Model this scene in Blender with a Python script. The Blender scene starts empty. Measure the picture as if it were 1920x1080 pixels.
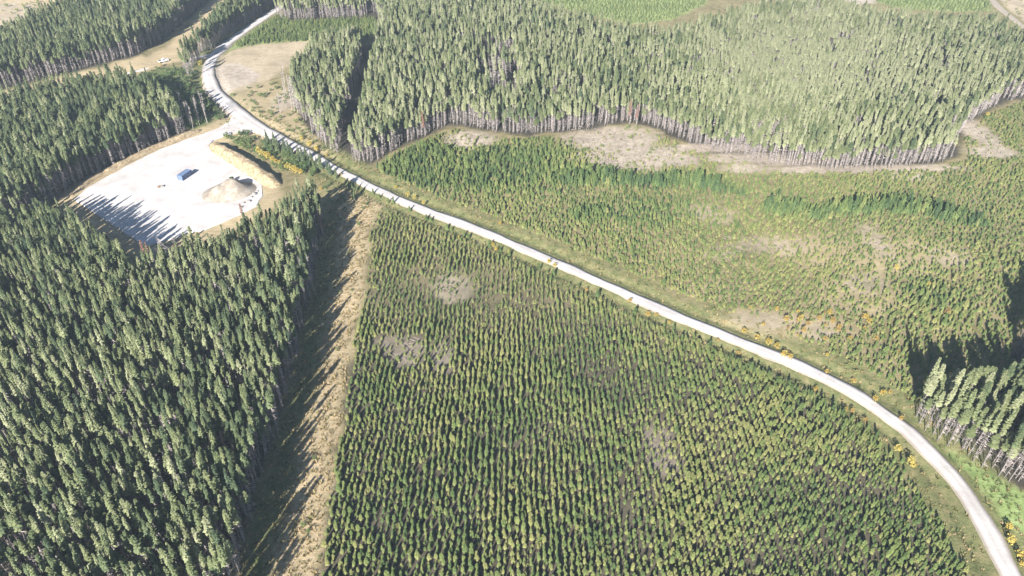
import bpy, math, random
import numpy as np

C = bpy.context.scene
COL = C.collection
rng = np.random.default_rng(7)
random.seed(7)
R = math.radians

# ------------------------------------------------------------------ camera, sky, sun, exposure
CAM_H, PITCH, FPX = 150.0, 37.0, 1400.0
cam = bpy.data.cameras.new('camera')
cam.sensor_width = 36.0
cam.lens = 36.0 * FPX / 1920.0
cam.clip_start, cam.clip_end = 1.0, 12000.0
co = bpy.data.objects.new('camera', cam)
COL.objects.link(co)
co.location = (0, 0, CAM_H)
co.rotation_euler = (R(90 - PITCH), 0, 0)
C.camera = co

SHADOW_AZ, SUN_EL = 70.0, 27.0          # shadows run this way on the ground (from +X, ccw)
w = bpy.data.worlds.new('World')
C.world = w
w.use_nodes = True
nt = w.node_tree
sky = nt.nodes.new('ShaderNodeTexSky')
sky.sky_type = 'NISHITA'
sky.sun_disc = False
sky.sun_elevation = R(SUN_EL)
sky.sun_rotation = R(90 - (SHADOW_AZ + 180))
sky.altitude = 400
sky.dust_density = 0.4
sky.ozone_density = 2.5
bg = nt.nodes['Background']
bg.inputs['Strength'].default_value = 0.05
nt.links.new(sky.outputs[0], bg.inputs['Color'])

sl = bpy.data.lights.new('sun', 'SUN')
sl.energy = 5.0
sl.angle = R(0.53)
sl.color = (1.0, 0.955, 0.88)
so = bpy.data.objects.new('sun', sl)
COL.objects.link(so)
so.rotation_euler = (R(90 - SUN_EL), 0, R(SHADOW_AZ - 90))
so.location = (-60, -200, 300)

C.view_settings.view_transform = 'Standard'
C.view_settings.look = 'None'
C.view_settings.gamma = 1.0
C.view_settings.use_curve_mapping = False
C.view_settings.exposure = 1.6
C.cycles.filter_width = 1.4
C.cycles.max_bounces = 5
C.cycles.diffuse_bounces = 3
C.cycles.transparent_max_bounces = 4
C.cycles.volume_bounces = 0

# ------------------------------------------------------------------ helpers
_s, _c = math.sin(R(PITCH)), math.cos(R(PITCH))
def G(px, py):
    """point of the ground plane seen at a pixel of the 1920x1080 photograph"""
    u = (px - 960.0) / FPX
    v = (540.0 - py) / FPX
    dy, dz = _c + v * _s, -_s + v * _c
    t = -CAM_H / dz
    return (u * t, dy * t)
def GP(pts):
    return np.array([G(*p) for p in pts], float)
def PX(x, y, z=0.0):
    Z = z - CAM_H
    d = y * _c - Z * _s
    return 960 + FPX * x / d, 540 - FPX * (y * _s + Z * _c) / d, d

def inside(poly, x, y):
    r = np.zeros(x.shape, bool)
    n = len(poly)
    for i in range(n):
        x0, y0 = poly[i]; x1, y1 = poly[(i + 1) % n]
        if y0 == y1: continue
        c = ((y0 > y) != (y1 > y)) & (x < (x1 - x0) * (y - y0) / (y1 - y0) + x0)
        r ^= c
    return r

def seg_dist(line, x, y):
    best = np.full(x.shape, 1e9)
    for i in range(len(line) - 1):
        a, b = line[i], line[i + 1]
        d = b - a
        t = np.clip(((x - a[0]) * d[0] + (y - a[1]) * d[1]) / (d @ d + 1e-9), 0, 1)
        best = np.minimum(best, np.hypot(x - a[0] - t * d[0], y - a[1] - t * d[1]))
    return best

def smooth_line(pts, step=2.5):
    """Catmull-Rom through ground points, resampled evenly"""
    P = np.asarray(pts, float)
    Q = np.vstack([2 * P[0] - P[1], P, 2 * P[-1] - P[-2]])
    out = []
    for i in range(1, len(Q) - 2):
        p0, p1, p2, p3 = Q[i - 1:i + 3]
        for t in np.linspace(0, 1, 24, endpoint=False):
            out.append(0.5 * (2 * p1 + (p2 - p0) * t + (2 * p0 - 5 * p1 + 4 * p2 - p3) * t * t + (3 * p1 - p0 - 3 * p2 + p3) * t ** 3))
    out.append(Q[-2])
    out = np.array(out)
    s = np.concatenate([[0], np.cumsum(np.linalg.norm(np.diff(out[:, :2], axis=0), axis=1))])
    q = np.linspace(0, s[-1], max(2, int(s[-1] / step)))
    return np.stack([np.interp(q, s, out[:, k]) for k in range(out.shape[1])], 1)

def vnoise(x, y, size, seed=0):
    """smooth value noise, 0..1"""
    X, Y = np.asarray(x) / size, np.asarray(y) / size
    ix, iy = np.floor(X).astype(np.int64), np.floor(Y).astype(np.int64)
    fx, fy = X - ix, Y - iy
    fx = fx * fx * (3 - 2 * fx); fy = fy * fy * (3 - 2 * fy)
    def h(a, b):
        n = (a * 374761393 + b * 668265263 + seed * 1442695041) & 0x7fffffff
        n = ((n ^ (n >> 13)) * 1274126177) & 0x7fffffff
        return ((n ^ (n >> 16)) & 0xffff) / 65535.0
    return (h(ix, iy) * (1 - fx) + h(ix + 1, iy) * fx) * (1 - fy) + (h(ix, iy + 1) * (1 - fx) + h(ix + 1, iy + 1) * fx) * fy
def fnoise(x, y, size, seed=0):
    return 0.55 * vnoise(x, y, size, seed) + 0.3 * vnoise(x, y, size / 2.1, seed + 1) + 0.15 * vnoise(x, y, size / 4.3, seed + 2)

def sstep(a, b, v):
    t = np.clip((v - a) / (b - a), 0, 1)
    return t * t * (3 - 2 * t)

def blob(x, y, px, py, rx, ry):
    """soft 0..1 patch, centred where the photograph shows it, radii in metres"""
    gx, gy = G(px, py)
    d = np.hypot((x - gx) / rx, (y - gy) / ry)
    d = d + 0.5 * (fnoise(x, y, 9, 31) - 0.5)
    return 1 - sstep(0.45, 1.1, d)

def mesh_obj(name, verts, faces, mats, parent=None, midx=None, smooth=False, link=True):
    me = bpy.data.meshes.new(name)
    me.from_pydata([tuple(v) for v in verts], [], [tuple(f) for f in faces])
    for m in (mats if isinstance(mats, (list, tuple)) else [mats]):
        me.materials.append(m)
    if midx is not None:
        me.polygons.foreach_set('material_index', np.asarray(midx, np.int32))
    if smooth:
        me.polygons.foreach_set('use_smooth', np.ones(len(me.polygons), bool))
    me.update()
    o = bpy.data.objects.new(name, me)
    if link: COL.objects.link(o)
    if parent: o.parent = parent
    return o

def thing(name, label, cat, loc, rz=0.0, group=None):
    o = bpy.data.objects.new(name, None)
    COL.objects.link(o)
    o.empty_display_size = 0.3
    o.location = loc
    o.rotation_euler = (0, 0, rz)
    o['label'] = label; o['category'] = cat
    if group: o['group'] = group
    return o
def tag(o, label, cat, group=None):
    o['label'] = label; o['category'] = cat
    if group: o['group'] = group
    return o

# ------------------------------------------------------------------ materials
def nodes(m):
    m.use_nodes = True
    t = m.node_tree
    return t, t.nodes, t.links
def ramp(N, stops, interp='LINEAR'):
    r = N.new('ShaderNodeValToRGB')
    r.color_ramp.interpolation = interp
    e = r.color_ramp.elements
    while len(e) < len(stops): e.new(0.5)
    for k, (p, c) in enumerate(stops):
        e[k].position = p; e[k].color = (*c, 1)
    return r
def noise(N, L, scale, detail=4, rough=0.6, vec=None):
    n = N.new('ShaderNodeTexNoise')
    n.inputs['Scale'].default_value = scale
    n.inputs['Detail'].default_value = detail
    n.inputs['Roughness'].default_value = rough
    if vec is not None: L.new(vec, n.inputs['Vector'])
    return n
def mix(N, L, fac, a, b, mode='MIX'):
    m = N.new('ShaderNodeMix'); m.data_type = 'RGBA'; m.blend_type = mode
    for s, v in ((0, fac), (6, a), (7, b)):
        if isinstance(v, (int, float)): m.inputs[s].default_value = v
        elif isinstance(v, tuple): m.inputs[s].default_value = (*v, 1)
        else: L.new(v, m.inputs[s])
    return m.outputs[2]
def bsdf(N, rough=0.9, spec=0.15):
    b = N['Principled BSDF']
    b.inputs['Roughness'].default_value = rough
    b.inputs['Specular IOR Level'].default_value = spec
    return b

def leaf_mat(name, stops, transl=0.12):
    """foliage: colour by the tree's own tint, small variation from leaf clump to leaf clump"""
    m = bpy.data.materials.new(name)
    t, N, L = nodes(m)
    at = N.new('ShaderNodeAttribute'); at.attribute_type = 'INSTANCER'; at.attribute_name = 'tint'
    geo = N.new('ShaderNodeNewGeometry')
    ri = N.new('ShaderNodeMath'); ri.operation = 'MULTIPLY_ADD'
    L.new(geo.outputs['Random Per Island'], ri.inputs[0]); ri.inputs[1].default_value = 0.22
    L.new(at.outputs['Fac'], ri.inputs[2])
    su = N.new('ShaderNodeMath'); su.operation = 'SUBTRACT'; L.new(ri.outputs[0], su.inputs[0]); su.inputs[1].default_value = 0.11
    rp = ramp(N, stops); L.new(su.outputs[0], rp.inputs[0])
    b = bsdf(N, 0.65, 0.2)
    L.new(rp.outputs[0], b.inputs['Base Color'])
    tr = N.new('ShaderNodeBsdfTranslucent')
    L.new(rp.outputs[0], tr.inputs['Color'])
    ms = N.new('ShaderNodeMixShader'); ms.inputs[0].default_value = transl
    L.new(b.outputs[0], ms.inputs[1]); L.new(tr.outputs[0], ms.inputs[2])
    L.new(ms.outputs[0], N['Material Output'].inputs['Surface'])
    return m
def noise_mat(name, stops, scale=2.0, rough=0.9, bump=0.0, bscale=None, detail=5):
    m = bpy.data.materials.new(name)
    t, N, L = nodes(m)
    tc = N.new('ShaderNodeTexCoord')
    n = noise(N, L, scale, detail, 0.65, tc.outputs['Object'])
    rp = ramp(N, stops); L.new(n.outputs[0], rp.inputs[0])
    b = bsdf(N, rough)
    L.new(rp.outputs[0], b.inputs['Base Color'])
    if bump:
        n2 = noise(N, L, bscale or scale * 3, 5, 0.7, tc.outputs['Object'])
        bp = N.new('ShaderNodeBump'); bp.inputs['Distance'].default_value = bump; bp.inputs['Strength'].default_value = 1
        L.new(n2.outputs[0], bp.inputs['Height']); L.new(bp.outputs[0], b.inputs['Normal'])
    return m

M = {}
M['pine'] = leaf_mat('pine_needles', [(0.0, (0.042, 0.066, 0.042)), (0.35, (0.075, 0.105, 0.052)), (0.65, (0.15, 0.173, 0.078)), (1.0, (0.27, 0.28, 0.165))])
M['young'] = leaf_mat('young_pine_needles', [(0.0, (0.045, 0.080, 0.034)), (0.35, (0.085, 0.130, 0.044)), (0.7, (0.150, 0.190, 0.062)), (1.0, (0.235, 0.235, 0.09))])
M['autumn'] = leaf_mat('autumn_leaves', [(0.0, (0.28, 0.16, 0.075)), (0.4, (0.36, 0.25, 0.085)), (0.7, (0.46, 0.35, 0.08)), (1.0, (0.46, 0.40, 0.12))], 0.3)
M['dead'] = leaf_mat('dead_red_needles', [(0.0, (0.17, 0.095, 0.07)), (0.5, (0.24, 0.13, 0.095)), (1.0, (0.27, 0.185, 0.14))], 0.15)
M['tuft'] = leaf_mat('grass_blades', [(0.0, (0.06, 0.10, 0.03)), (0.3, (0.14, 0.17, 0.06)), (0.6, (0.28, 0.24, 0.11)), (1.0, (0.42, 0.32, 0.18))], 0.3)
M['bark'] = noise_mat('pine_bark', [(0.3, (0.12, 0.105, 0.10)), (0.7, (0.23, 0.205, 0.195))], 3.0, 0.95)
M['deadwood'] = noise_mat('weathered_deadwood', [(0.3, (0.12, 0.10, 0.085)), (0.7, (0.25, 0.215, 0.185))], 2.0, 0.95)
M['twig'] = noise_mat('bare_grey_twigs', [(0.3, (0.22, 0.195, 0.185)), (0.7, (0.38, 0.335, 0.32))], 2.0, 0.95)

# ------------------------------------------------------------------ layout of the place (ground coordinates)
road_px = [(2010, 1250, 7.2), (1950, 1150, 7.2), (1893, 1075, 7.4), (1842, 980, 7.4), (1791, 900, 7.4), (1719, 826, 7.2), (1650, 770, 7.0), (1540, 706, 6.8),
           (1420, 654, 6.6), (1300, 606, 6.6), (1200, 563, 6.6), (1100, 519, 6.6), (1000, 475, 6.6), (900, 433, 6.6), (800, 396, 6.6),
           (720, 362, 6.6), (660, 333, 6.8), (605, 303, 7.2), (555, 276, 7.6), (510, 253, 8.5), (470, 229, 10), (435, 203, 10), (408, 178, 9.5), (393, 152, 9),
           (393, 122, 9), (413, 93, 8.5), (445, 68, 8.0), (480, 44, 8.0), (520, 17, 8.0), (560, -8, 8), (620, -40, 8)]
road = smooth_line([(*G(a, b), c) for a, b, c in road_px])
ROADXY = road[:, :2]
pad = GP([(140, 374), (165, 352), (205, 330), (255, 303), (300, 281), (345, 264), (385, 250), (410, 241), (430, 229), (442, 208), (478, 222), (520, 256), (504, 258), (478, 247), (455, 246), (425, 253), (400, 262), (392, 274),
          (410, 292), (440, 312), (470, 332), (490, 348), (494, 366), (480, 386), (450, 402), (420, 414), (385, 430), (350, 437), (318, 450), (275, 462), (235, 436), (190, 407)])
spur = smooth_line([(*G(*p), 5.0) for p in [(398, 103), (372, 107), (345, 112), (318, 118), (290, 124), (262, 133), (235, 139)]])
tr_far = smooth_line([(*G(*p), 5.5) for p in [(1850, -12), (1868, 8), (1890, 28), (1920, 52), (1960, 84)]])
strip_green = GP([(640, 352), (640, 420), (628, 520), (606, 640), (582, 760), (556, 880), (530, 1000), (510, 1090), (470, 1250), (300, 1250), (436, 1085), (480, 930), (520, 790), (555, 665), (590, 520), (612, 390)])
tan_strip = GP([(662, 362), (720, 385), (700, 405), (690, 440), (682, 520), (672, 580), (655, 650), (649, 720), (637, 800), (622, 900), (608, 990), (596, 1090), (572, 1250), (380, 1250), (436, 1085), (480, 930), (520, 790), (555, 665), (590, 520), (615, 390), (640, 352)])
left_stand = GP([(-420, 1250), (424, 1250), (448, 1085), (486, 930), (524, 790), (560, 665), (590, 525), (604, 440), (604, 395), (572, 402), (508, 450), (440, 486), (390, 507), (340, 524), (276, 536), (214, 490), (155, 452), (112, 432), (60, 430), (0, 436), (-420, 430)])
stand_a = GP([(-420, 424), (0, 430), (50, 416), (84, 392), (112, 374), (142, 352), (200, 320), (250, 293), (300, 271), (340, 255), (354, 247), (328, 220), (292, 187), (258, 180), (190, 184), (90, 200), (0, 224), (-420, 300)])
stand_b = GP([(-420, 215), (0, 172), (100, 146), (178, 126), (215, 117), (262, 103), (300, 80), (335, 52), (372, 20), (398, -6), (430, -40), (120, -40), (165, 0), (145, 16), (128, 32), (75, 62), (30, 88), (0, 100), (-420, 150)])
stand_c = GP([(352, 130), (385, 114), (402, 97), (432, 72), (472, 44), (514, 14), (550, -40), (500, -40), (462, -5), (420, 42), (386, 82), (356, 114)])
stand_f = GP([(556, 150), (545, 165), (560, 215), (600, 270), (648, 306), (690, 310), (725, 292), (768, 268), (812, 248), (850, 236), (905, 243), (962, 254), (1040, 250), (1105, 243), (1150, 232), (1190, 228), (1235, 244), (1300, 276), (1360, 292),
              (1420, 303), (1490, 314), (1560, 320), (1660, 316), (1750, 309), (1795, 296), (1800, 262), (1812, 236), (1850, 208), (1895, 190), (1930, 182), (2200, 150), (2200, 130), (2050, 200), (1935, 120), (1885, 80), (1850, 64), (1770, 62), (1690, 60), (1630, 50), (1560, 36), (1500, 26),
              (1420, 34), (1330, 60), (1290, 76), (1190, 86), (1130, 72), (1080, 58), (1020, 40), (985, 10), (960, -60), (440, -60), (500, 30), (540, 40), (640, 36), (700, 32), (720, 60), (690, 84), (600, 98)])
stand_r = GP([(1690, 768), (1686, 782), (1715, 800), (1745, 820), (1790, 848), (1840, 876), (1880, 898), (1925, 922), (2200, 1060), (2200, 780), (1990, 745), (1925, 748), (1850, 760), (1780, 768), (1725, 768)])
stand_r2 = GP([(1892, 668), (1925, 690), (2150, 730), (2150, 600), (1960, 600), (1905, 630)])
plantation = GP([(706, 405), (750, 392), (800, 412), (850, 432), (900, 452), (960, 480), (1020, 508), (1100, 546), (1180, 580), (1260, 614), (1340, 648), (1430, 690), (1500, 726), (1560, 762), (1620, 806), (1670, 850), (1705, 900), (1745, 960), (1775, 1010), (1800, 1060),
                 (1850, 1150), (1900, 1250), (585, 1250), (602, 1090), (612, 990), (626, 900), (642, 800), (653, 720), (668, 650), (682, 580), (690, 520), (696, 440)])
regrowth = GP([(700, 318), (740, 296), (800, 262), (850, 244), (960, 262), (1105, 251), (1190, 236), (1300, 284), (1420, 311), (1560, 327), (1750, 316), (1815, 300), (1808, 262), (1850, 215), (1930, 188), (2200, 160), (2200, 560), (1960, 600), (1905, 628), (1890, 668), (1925, 690), (2150, 735), (2150, 790), (1990, 745), (1925, 748), (1850, 760), (1780, 768), (1725, 768), (1688, 775),
               (1640, 745), (1560, 698), (1480, 655), (1400, 615), (1330, 580), (1260, 548), (1180, 512), (1090, 480), (1000, 445), (930, 412), (860, 388), (800, 368), (750, 345)])
young_far = GP([(424, 92), (445, 74), (480, 52), (520, 30), (545, 42), (640, 38), (700, 34), (716, 58), (690, 82), (605, 96), (580, 78), (520, 80), (455, 88)])
field_e = GP([(398, 128), (412, 104), (450, 90), (520, 80), (580, 78), (562, 108), (530, 132), (500, 150), (455, 168), (422, 182), (405, 160)])
gravel_e = GP([(398, 132), (408, 122), (440, 119), (470, 126), (486, 140), (470, 155), (440, 166), (420, 180), (404, 164)])
waste_e = GP([(422, 184), (455, 170), (500, 152), (545, 165), (560, 215), (600, 268), (640, 300), (600, 285), (550, 258), (500, 232), (460, 205)])
green_wedge = GP([(1726, 815), (1775, 845), (1840, 880), (1925, 924), (2100, 1020), (1990, 1040), (1925, 1005), (1898, 988), (1868, 942), (1830, 902), (1785, 862)])
clearing = GP([(262, 182), (292, 187), (328, 218), (356, 246), (374, 238), (410, 228), (428, 214), (405, 185), (388, 155), (384, 128), (300, 128), (262, 142)])
row_tan = GP([(262, 138), (272, 110), (318, 84), (350, 56), (380, 20), (410, -10), (450, -45), (490, -45), (440, 20), (400, 60), (372, 90), (348, 114), (300, 124)])
path_b = GP([(180, 130), (262, 105), (275, 112), (262, 135), (190, 160), (90, 178), (0, 200), (-300, 260), (-300, 215), (0, 176), (100, 150)])
field_nw = GP([(-420, 140), (0, 82), (30, 72), (70, 46), (140, 6), (170, -45), (-420, -45)])
field_n = GP([(1020, 6), (1090, 24), (1180, 47), (1260, 37), (1320, 8), (1350, -60), (980, -60)])
field_ne = GP([(1640, 4), (1700, 18), (1790, 22), (1860, 20), (1840, -60), (1600, -60)])
bare_n = GP([(1575, -30), (1585, 2), (1610, 10), (1640, 6), (1660, -30)])
field_corner = GP([(1856, -40), (1880, 4), (1925, 44), (1990, 96), (2200, 40), (2200, -60)])
cutline = smooth_line(GP([(700, 60), (694, 100), (690, 130), (676, 185), (662, 235), (650, 285), (640, 310)]))
gap_grey = GP([(915, 92), (962, 100), (972, 150), (985, 200), (945, 212), (905, 175), (890, 140)])
RX = np.array(G(0, 0)) * 0

# ------------------------------------------------------------------ ground relief
def height(x, y):
    x = np.asarray(x, float); y = np.asarray(y, float)
    shp = x.shape
    x = x.ravel(); y = y.ravel()
    d = np.full(x.shape, 1e9)
    near = (np.abs(x) < 420) & (y > 40) & (y < 700)
    if near.any():
        d[near] = seg_dist(ROADXY[::3], x[near], y[near])
    flat = sstep(6, 18, d)
    h = flat * 1.3 * (fnoise(x, y, 34, 5) - 0.5) + 0.25 * flat * (vnoise(x, y, 6, 9) - 0.5)
    ditch = -0.75 * np.exp(-((d - 5.2) / 1.1) ** 2)
    h = h + ditch
    pp = np.zeros(x.shape)
    for ox, oy in ((0, 0), (3, 0), (-3, 0), (0, 3), (0, -3)):
        pp += inside(pad, x + ox, y + oy)
    h = h * (1 - pp / 5)
    return h.reshape(shp)

# ------------------------------------------------------------------ the ground sheet with its ground-cover masks
def axis(lo, hi, step, far, n=14):
    inner = np.arange(lo, hi + step / 2, step)
    k = np.geomspace(step * 2, far, n)
    return np.concatenate([lo - k[::-1], inner, hi + k])
gx = axis(-400, 400, 1.35, 5000)
ys = [72.0]
while ys[-1] < 640: ys.append(ys[-1] + 0.75 + 0.0032 * (ys[-1] - 72))
k = np.geomspace(4, 6000, 14)
gy = np.concatenate([72 - np.geomspace(3, 4000, 12)[::-1], ys, ys[-1] + k])
GXX, GYY = np.meshgrid(gx, gy)
GZ = height(GXX, GYY)
vx, vy = GXX.ravel(), GYY.ravel()
verts = np.stack([vx, vy, GZ.ravel()], 1)
ny, nx = GXX.shape
idx = np.arange(ny * nx).reshape(ny, nx)
quads = np.stack([idx[:-1, :-1], idx[:-1, 1:], idx[1:, 1:], idx[1:, :-1]], -1).reshape(-1, 4)
me = bpy.data.meshes.new('ground')
me.vertices.add(len(verts)); me.vertices.foreach_set('co', verts.ravel().astype(np.float32))
me.loops.add(quads.size); me.loops.foreach_set('vertex_index', quads.ravel().astype(np.int32))
me.polygons.add(len(quads)); me.polygons.foreach_set('loop_start', np.arange(0, quads.size, 4, dtype=np.int32))
me.update(calc_edges=True)
me.polygons.foreach_set('use_smooth', np.ones(len(quads), bool))

jx = vx + 5 * (fnoise(vx, vy, 8, 41) - 0.5); jy = vy + 5 * (fnoise(vx, vy, 8, 43) - 0.5)
def soft(poly, amp=1.0):
    s = np.zeros(vx.shape)
    for ox, oy in ((0, 0), (1.2, 0.6), (-1.2, 0.5), (0.4, -1.3), (-.5, 1.4)):
        s += inside(poly, jx + amp * ox, jy + amp * oy)
    return s / 5
dr = np.full(vx.shape, 1e9)
sel = (np.abs(vx) < 420) & (vy > 60) & (vy < 660)
dr[sel] = seg_dist(ROADXY[::2], vx[sel], vy[sel])
dpad = np.full(vx.shape, 1e9); dpad[sel] = seg_dist(np.vstack([pad, pad[:1]]), vx[sel], vy[sel])
nz = fnoise(vx, vy, 18, 77)
verge = (1 - sstep(9, 15, dr + 6 * (nz - 0.5)))
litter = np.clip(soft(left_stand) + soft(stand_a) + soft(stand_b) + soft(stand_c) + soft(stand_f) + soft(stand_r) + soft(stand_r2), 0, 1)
tan = np.clip(soft(tan_strip) + soft(row_tan) + soft(path_b) + 0.85 * soft(field_e) + 0.75 * soft(waste_e) + soft(field_nw) + soft(field_corner), 0, 1)
for p in [(1500, 612, 26, 9), (1420, 600, 16, 8), (1600, 560, 20, 12), (1330, 545, 16, 8), (1700, 480, 24, 16), (1560, 470, 30, 14)]:
    tan = np.maximum(tan, 0.62 * blob(vx, vy, *p))
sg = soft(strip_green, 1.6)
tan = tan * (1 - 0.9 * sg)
tan = np.maximum(tan, (1 - sstep(5, 9, dpad + 4 * (nz - 0.5))) * 0.9)
far_side = inside(GP([(690, 330), (2000, 1000), (2000, 700), (1300, 500), (900, 380)]), vx, vy)
greenish = np.clip(verge * 0.95 + 0.0, 0, 1)
bright = soft(green_wedge, 0.8)
farfield = np.clip(soft(field_n) + soft(field_ne) + 0.8 * soft(young_far), 0, 1)
bare = np.clip(0.9 * soft(gravel_e) + soft(bare_n) + 0.35 * soft(field_e) + 0.5 * soft(field_nw) * (fnoise(vx, vy, 25, 15) > 0.5) + 0.45 * soft(field_corner), 0, 1)
for p in [(1150, 262, 26, 16), (1190, 290, 24, 18), (1110, 300, 16, 9), (1260, 300, 18, 8), (885, 262, 14, 12), (860, 275, 9, 6), (1440, 297, 34, 7), (1410, 316, 16, 5), (1330, 278, 30, 5), (1830, 246, 9, 20),
          (1860, 285, 14, 8), (1640, 450, 7, 14), (1620, 530, 9, 8), (1440, 460, 17, 7), (1350, 475, 7, 5), (1430, 600, 14, 6), (1530, 620, 9, 7), (1780, 480, 10, 8), (1330, 400, 12, 9), (1560, 318, 40, 5), (1700, 316, 30, 4),
          (760, 655, 8, 9), (850, 545, 8, 10), (740, 640, 9, 4), (830, 670, 4, 9), (1245, 850, 6, 12), (1700, 330, 14, 5), (540, 185, 9, 16), (690, 10, 25, 12), (590, 15, 30, 10)]:
    bare = np.maximum(bare, (0.85 if p[1] < 340 else 0.36) * blob(vx, vy, *p))
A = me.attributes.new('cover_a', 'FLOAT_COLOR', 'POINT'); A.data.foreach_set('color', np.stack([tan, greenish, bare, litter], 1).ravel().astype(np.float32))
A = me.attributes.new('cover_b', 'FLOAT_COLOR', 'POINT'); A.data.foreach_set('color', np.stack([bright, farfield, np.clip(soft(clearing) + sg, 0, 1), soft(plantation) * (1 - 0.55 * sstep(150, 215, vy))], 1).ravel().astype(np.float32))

gm = bpy.data.materials.new('ground_cover')
t, N, L = nodes(gm)
geo = N.new('ShaderNodeNewGeometry'); pos = geo.outputs['Position']
def attr(name):
    a = N.new('ShaderNodeAttribute'); a.attribute_name = name
    s = N.new('ShaderNodeSeparateColor'); L.new(a.outputs['Color'], s.inputs[0])
    return s.outputs[0], s.outputs[1], s.outputs[2], a.outputs['Alpha']
a_tan, a_ver, a_bare, a_lit = attr('cover_a')
a_bri, a_far, a_clr, a_pla = attr('cover_b')
n_big = noise(N, L, 0.06, 4, 0.6, pos); n_mid = noise(N, L, 0.35, 6, 0.68, pos); n_fine = noise(N, L, 1.6, 5, 0.75, pos)
# stretched noise: mown swaths and wheel lines along the strip
mp = N.new('ShaderNodeMapping'); mp.inputs['Rotation'].default_value = (0, 0, R(-78)); mp.inputs['Scale'].default_value = (0.25, 1.4, 1)
L.new(pos, mp.inputs['Vector']); n_str = noise(N, L, 0.9, 5, 0.7, mp.outputs[0])
def rp_of(n, stops):
    r = ramp(N, stops); L.new(n.outputs[0], r.inputs[0]); return r.outputs[0]
c_base = rp_of(n_mid, [(0.3, (0.11, 0.11, 0.045)), (0.45, (0.195, 0.17, 0.082)), (0.58, (0.27, 0.22, 0.13)), (0.72, (0.16, 0.175, 0.065))])
c_tan = rp_of(n_str, [(0.28, (0.25, 0.20, 0.11)), (0.45, (0.37, 0.295, 0.18)), (0.6, (0.45, 0.355, 0.23)), (0.78, (0.33, 0.29, 0.155))])
c_ver = rp_of(n_mid, [(0.3, (0.09, 0.115, 0.045)), (0.5, (0.17, 0.175, 0.075)), (0.68, (0.27, 0.23, 0.12))])
c_bare = rp_of(n_mid, [(0.3, (0.28, 0.23, 0.175)), (0.5, (0.39, 0.33, 0.265)), (0.7, (0.50, 0.43, 0.365))])
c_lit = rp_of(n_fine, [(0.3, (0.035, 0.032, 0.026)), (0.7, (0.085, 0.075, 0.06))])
c_bri = rp_of(n_mid, [(0.3, (0.14, 0.19, 0.065)), (0.5, (0.21, 0.28, 0.10)), (0.72, (0.30, 0.36, 0.16))])
c_far = rp_of(n_mid, [(0.3, (0.15, 0.20, 0.07)), (0.5, (0.24, 0.29, 0.11)), (0.7, (0.33, 0.33, 0.17))])
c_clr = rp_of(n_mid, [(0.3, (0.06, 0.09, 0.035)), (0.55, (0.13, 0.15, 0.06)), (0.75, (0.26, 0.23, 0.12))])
col = mix(N, L, a_pla, c_base, mix(N, L, 0.85, c_base, rp_of(n_fine, [(0.3, (0.04, 0.037, 0.028)), (0.6, (0.095, 0.082, 0.064)), (0.8, (0.18, 0.15, 0.115))])))  # plantation soil darkened, most in the lower part, painting in shade between rows
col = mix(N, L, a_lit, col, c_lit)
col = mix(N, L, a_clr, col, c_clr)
col = mix(N, L, a_ver, col, c_ver)
col = mix(N, L, a_far, col, c_far)
col = mix(N, L, a_tan, col, c_tan)
col = mix(N, L, a_bri, col, c_bri)
col = mix(N, L, a_bare, col, c_bare)
br = N.new('ShaderNodeMapRange'); L.new(n_big.outputs[0], br.inputs[0]); br.inputs[1].default_value = 0.3; br.inputs[2].default_value = 0.7; br.inputs[3].default_value = 0.78; br.inputs[4].default_value = 1.15
col = mix(N, L, 1.0, col, br.outputs[0], 'MULTIPLY')
b = bsdf(N, 0.95, 0.1)
L.new(col, b.inputs['Base Color'])
bp = N.new('ShaderNodeBump'); bp.inputs['Distance'].default_value = 0.35; bp.inputs['Strength'].default_value = 0.9
L.new(n_fine.outputs[0], bp.inputs['Height']); L.new(bp.outputs[0], b.inputs['Normal'])
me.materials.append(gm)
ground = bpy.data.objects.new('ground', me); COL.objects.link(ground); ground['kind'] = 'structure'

# ------------------------------------------------------------------ gravel roads and pad
def gravel_mat(name, dark, mid, light, dark_seed=0.0):
    m = bpy.data.materials.new(name)
    t, N, L = nodes(m)
    geo = N.new('ShaderNodeNewGeometry')
    n1 = noise(N, L, 0.12, 5, 0.6, geo.outputs['Position']); n2 = noise(N, L, 2.2, 6, 0.75, geo.outputs['Position'])
    at = N.new('ShaderNodeAttribute'); at.attribute_name = 'across'
    r1 = ramp(N, [(0.3, dark), (0.5, mid), (0.7, light)]); L.new(n1.outputs[0], r1.inputs[0])
    r2 = ramp(N, [(0.3, (0.82, 0.80, 0.78)), (0.7, (1.06, 1.05, 1.05))]); L.new(n2.outputs[0], r2.inputs[0])
    c = mix(N, L, 1.0, r1.outputs[0], r2.outputs[0], 'MULTIPLY')
    # wheel tracks: paler packed bands, loose gravel in the middle and at the sides
    r3 = ramp(N, [(0.0, (0.60, 0.55, 0.48)), (0.10, (0.86, 0.83, 0.80)), (0.22, (1.05, 1.05, 1.05)), (0.34, (1.05, 1.05, 1.05)), (0.5, (0.93, 0.92, 0.91)), (0.66, (1.05, 1.05, 1.05)), (0.78, (1.05, 1.05, 1.05)), (0.90, (0.86, 0.83, 0.80)), (1.0, (0.60, 0.55, 0.48))])
    L.new(at.outputs['Fac'], r3.inputs[0])
    c = mix(N, L, 1.0, c, r3.outputs[0], 'MULTIPLY')
    b = bsdf(N, 0.95, 0.1)
    L.new(c, b.inputs['Base Color'])
    bp = N.new('ShaderNodeBump'); bp.inputs['Distance'].default_value = 0.06; bp.inputs['Strength'].default_value = 0.8
    L.new(n2.outputs[0], bp.inputs['Height']); L.new(bp.outputs[0], b.inputs['Normal'])
    return m
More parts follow.
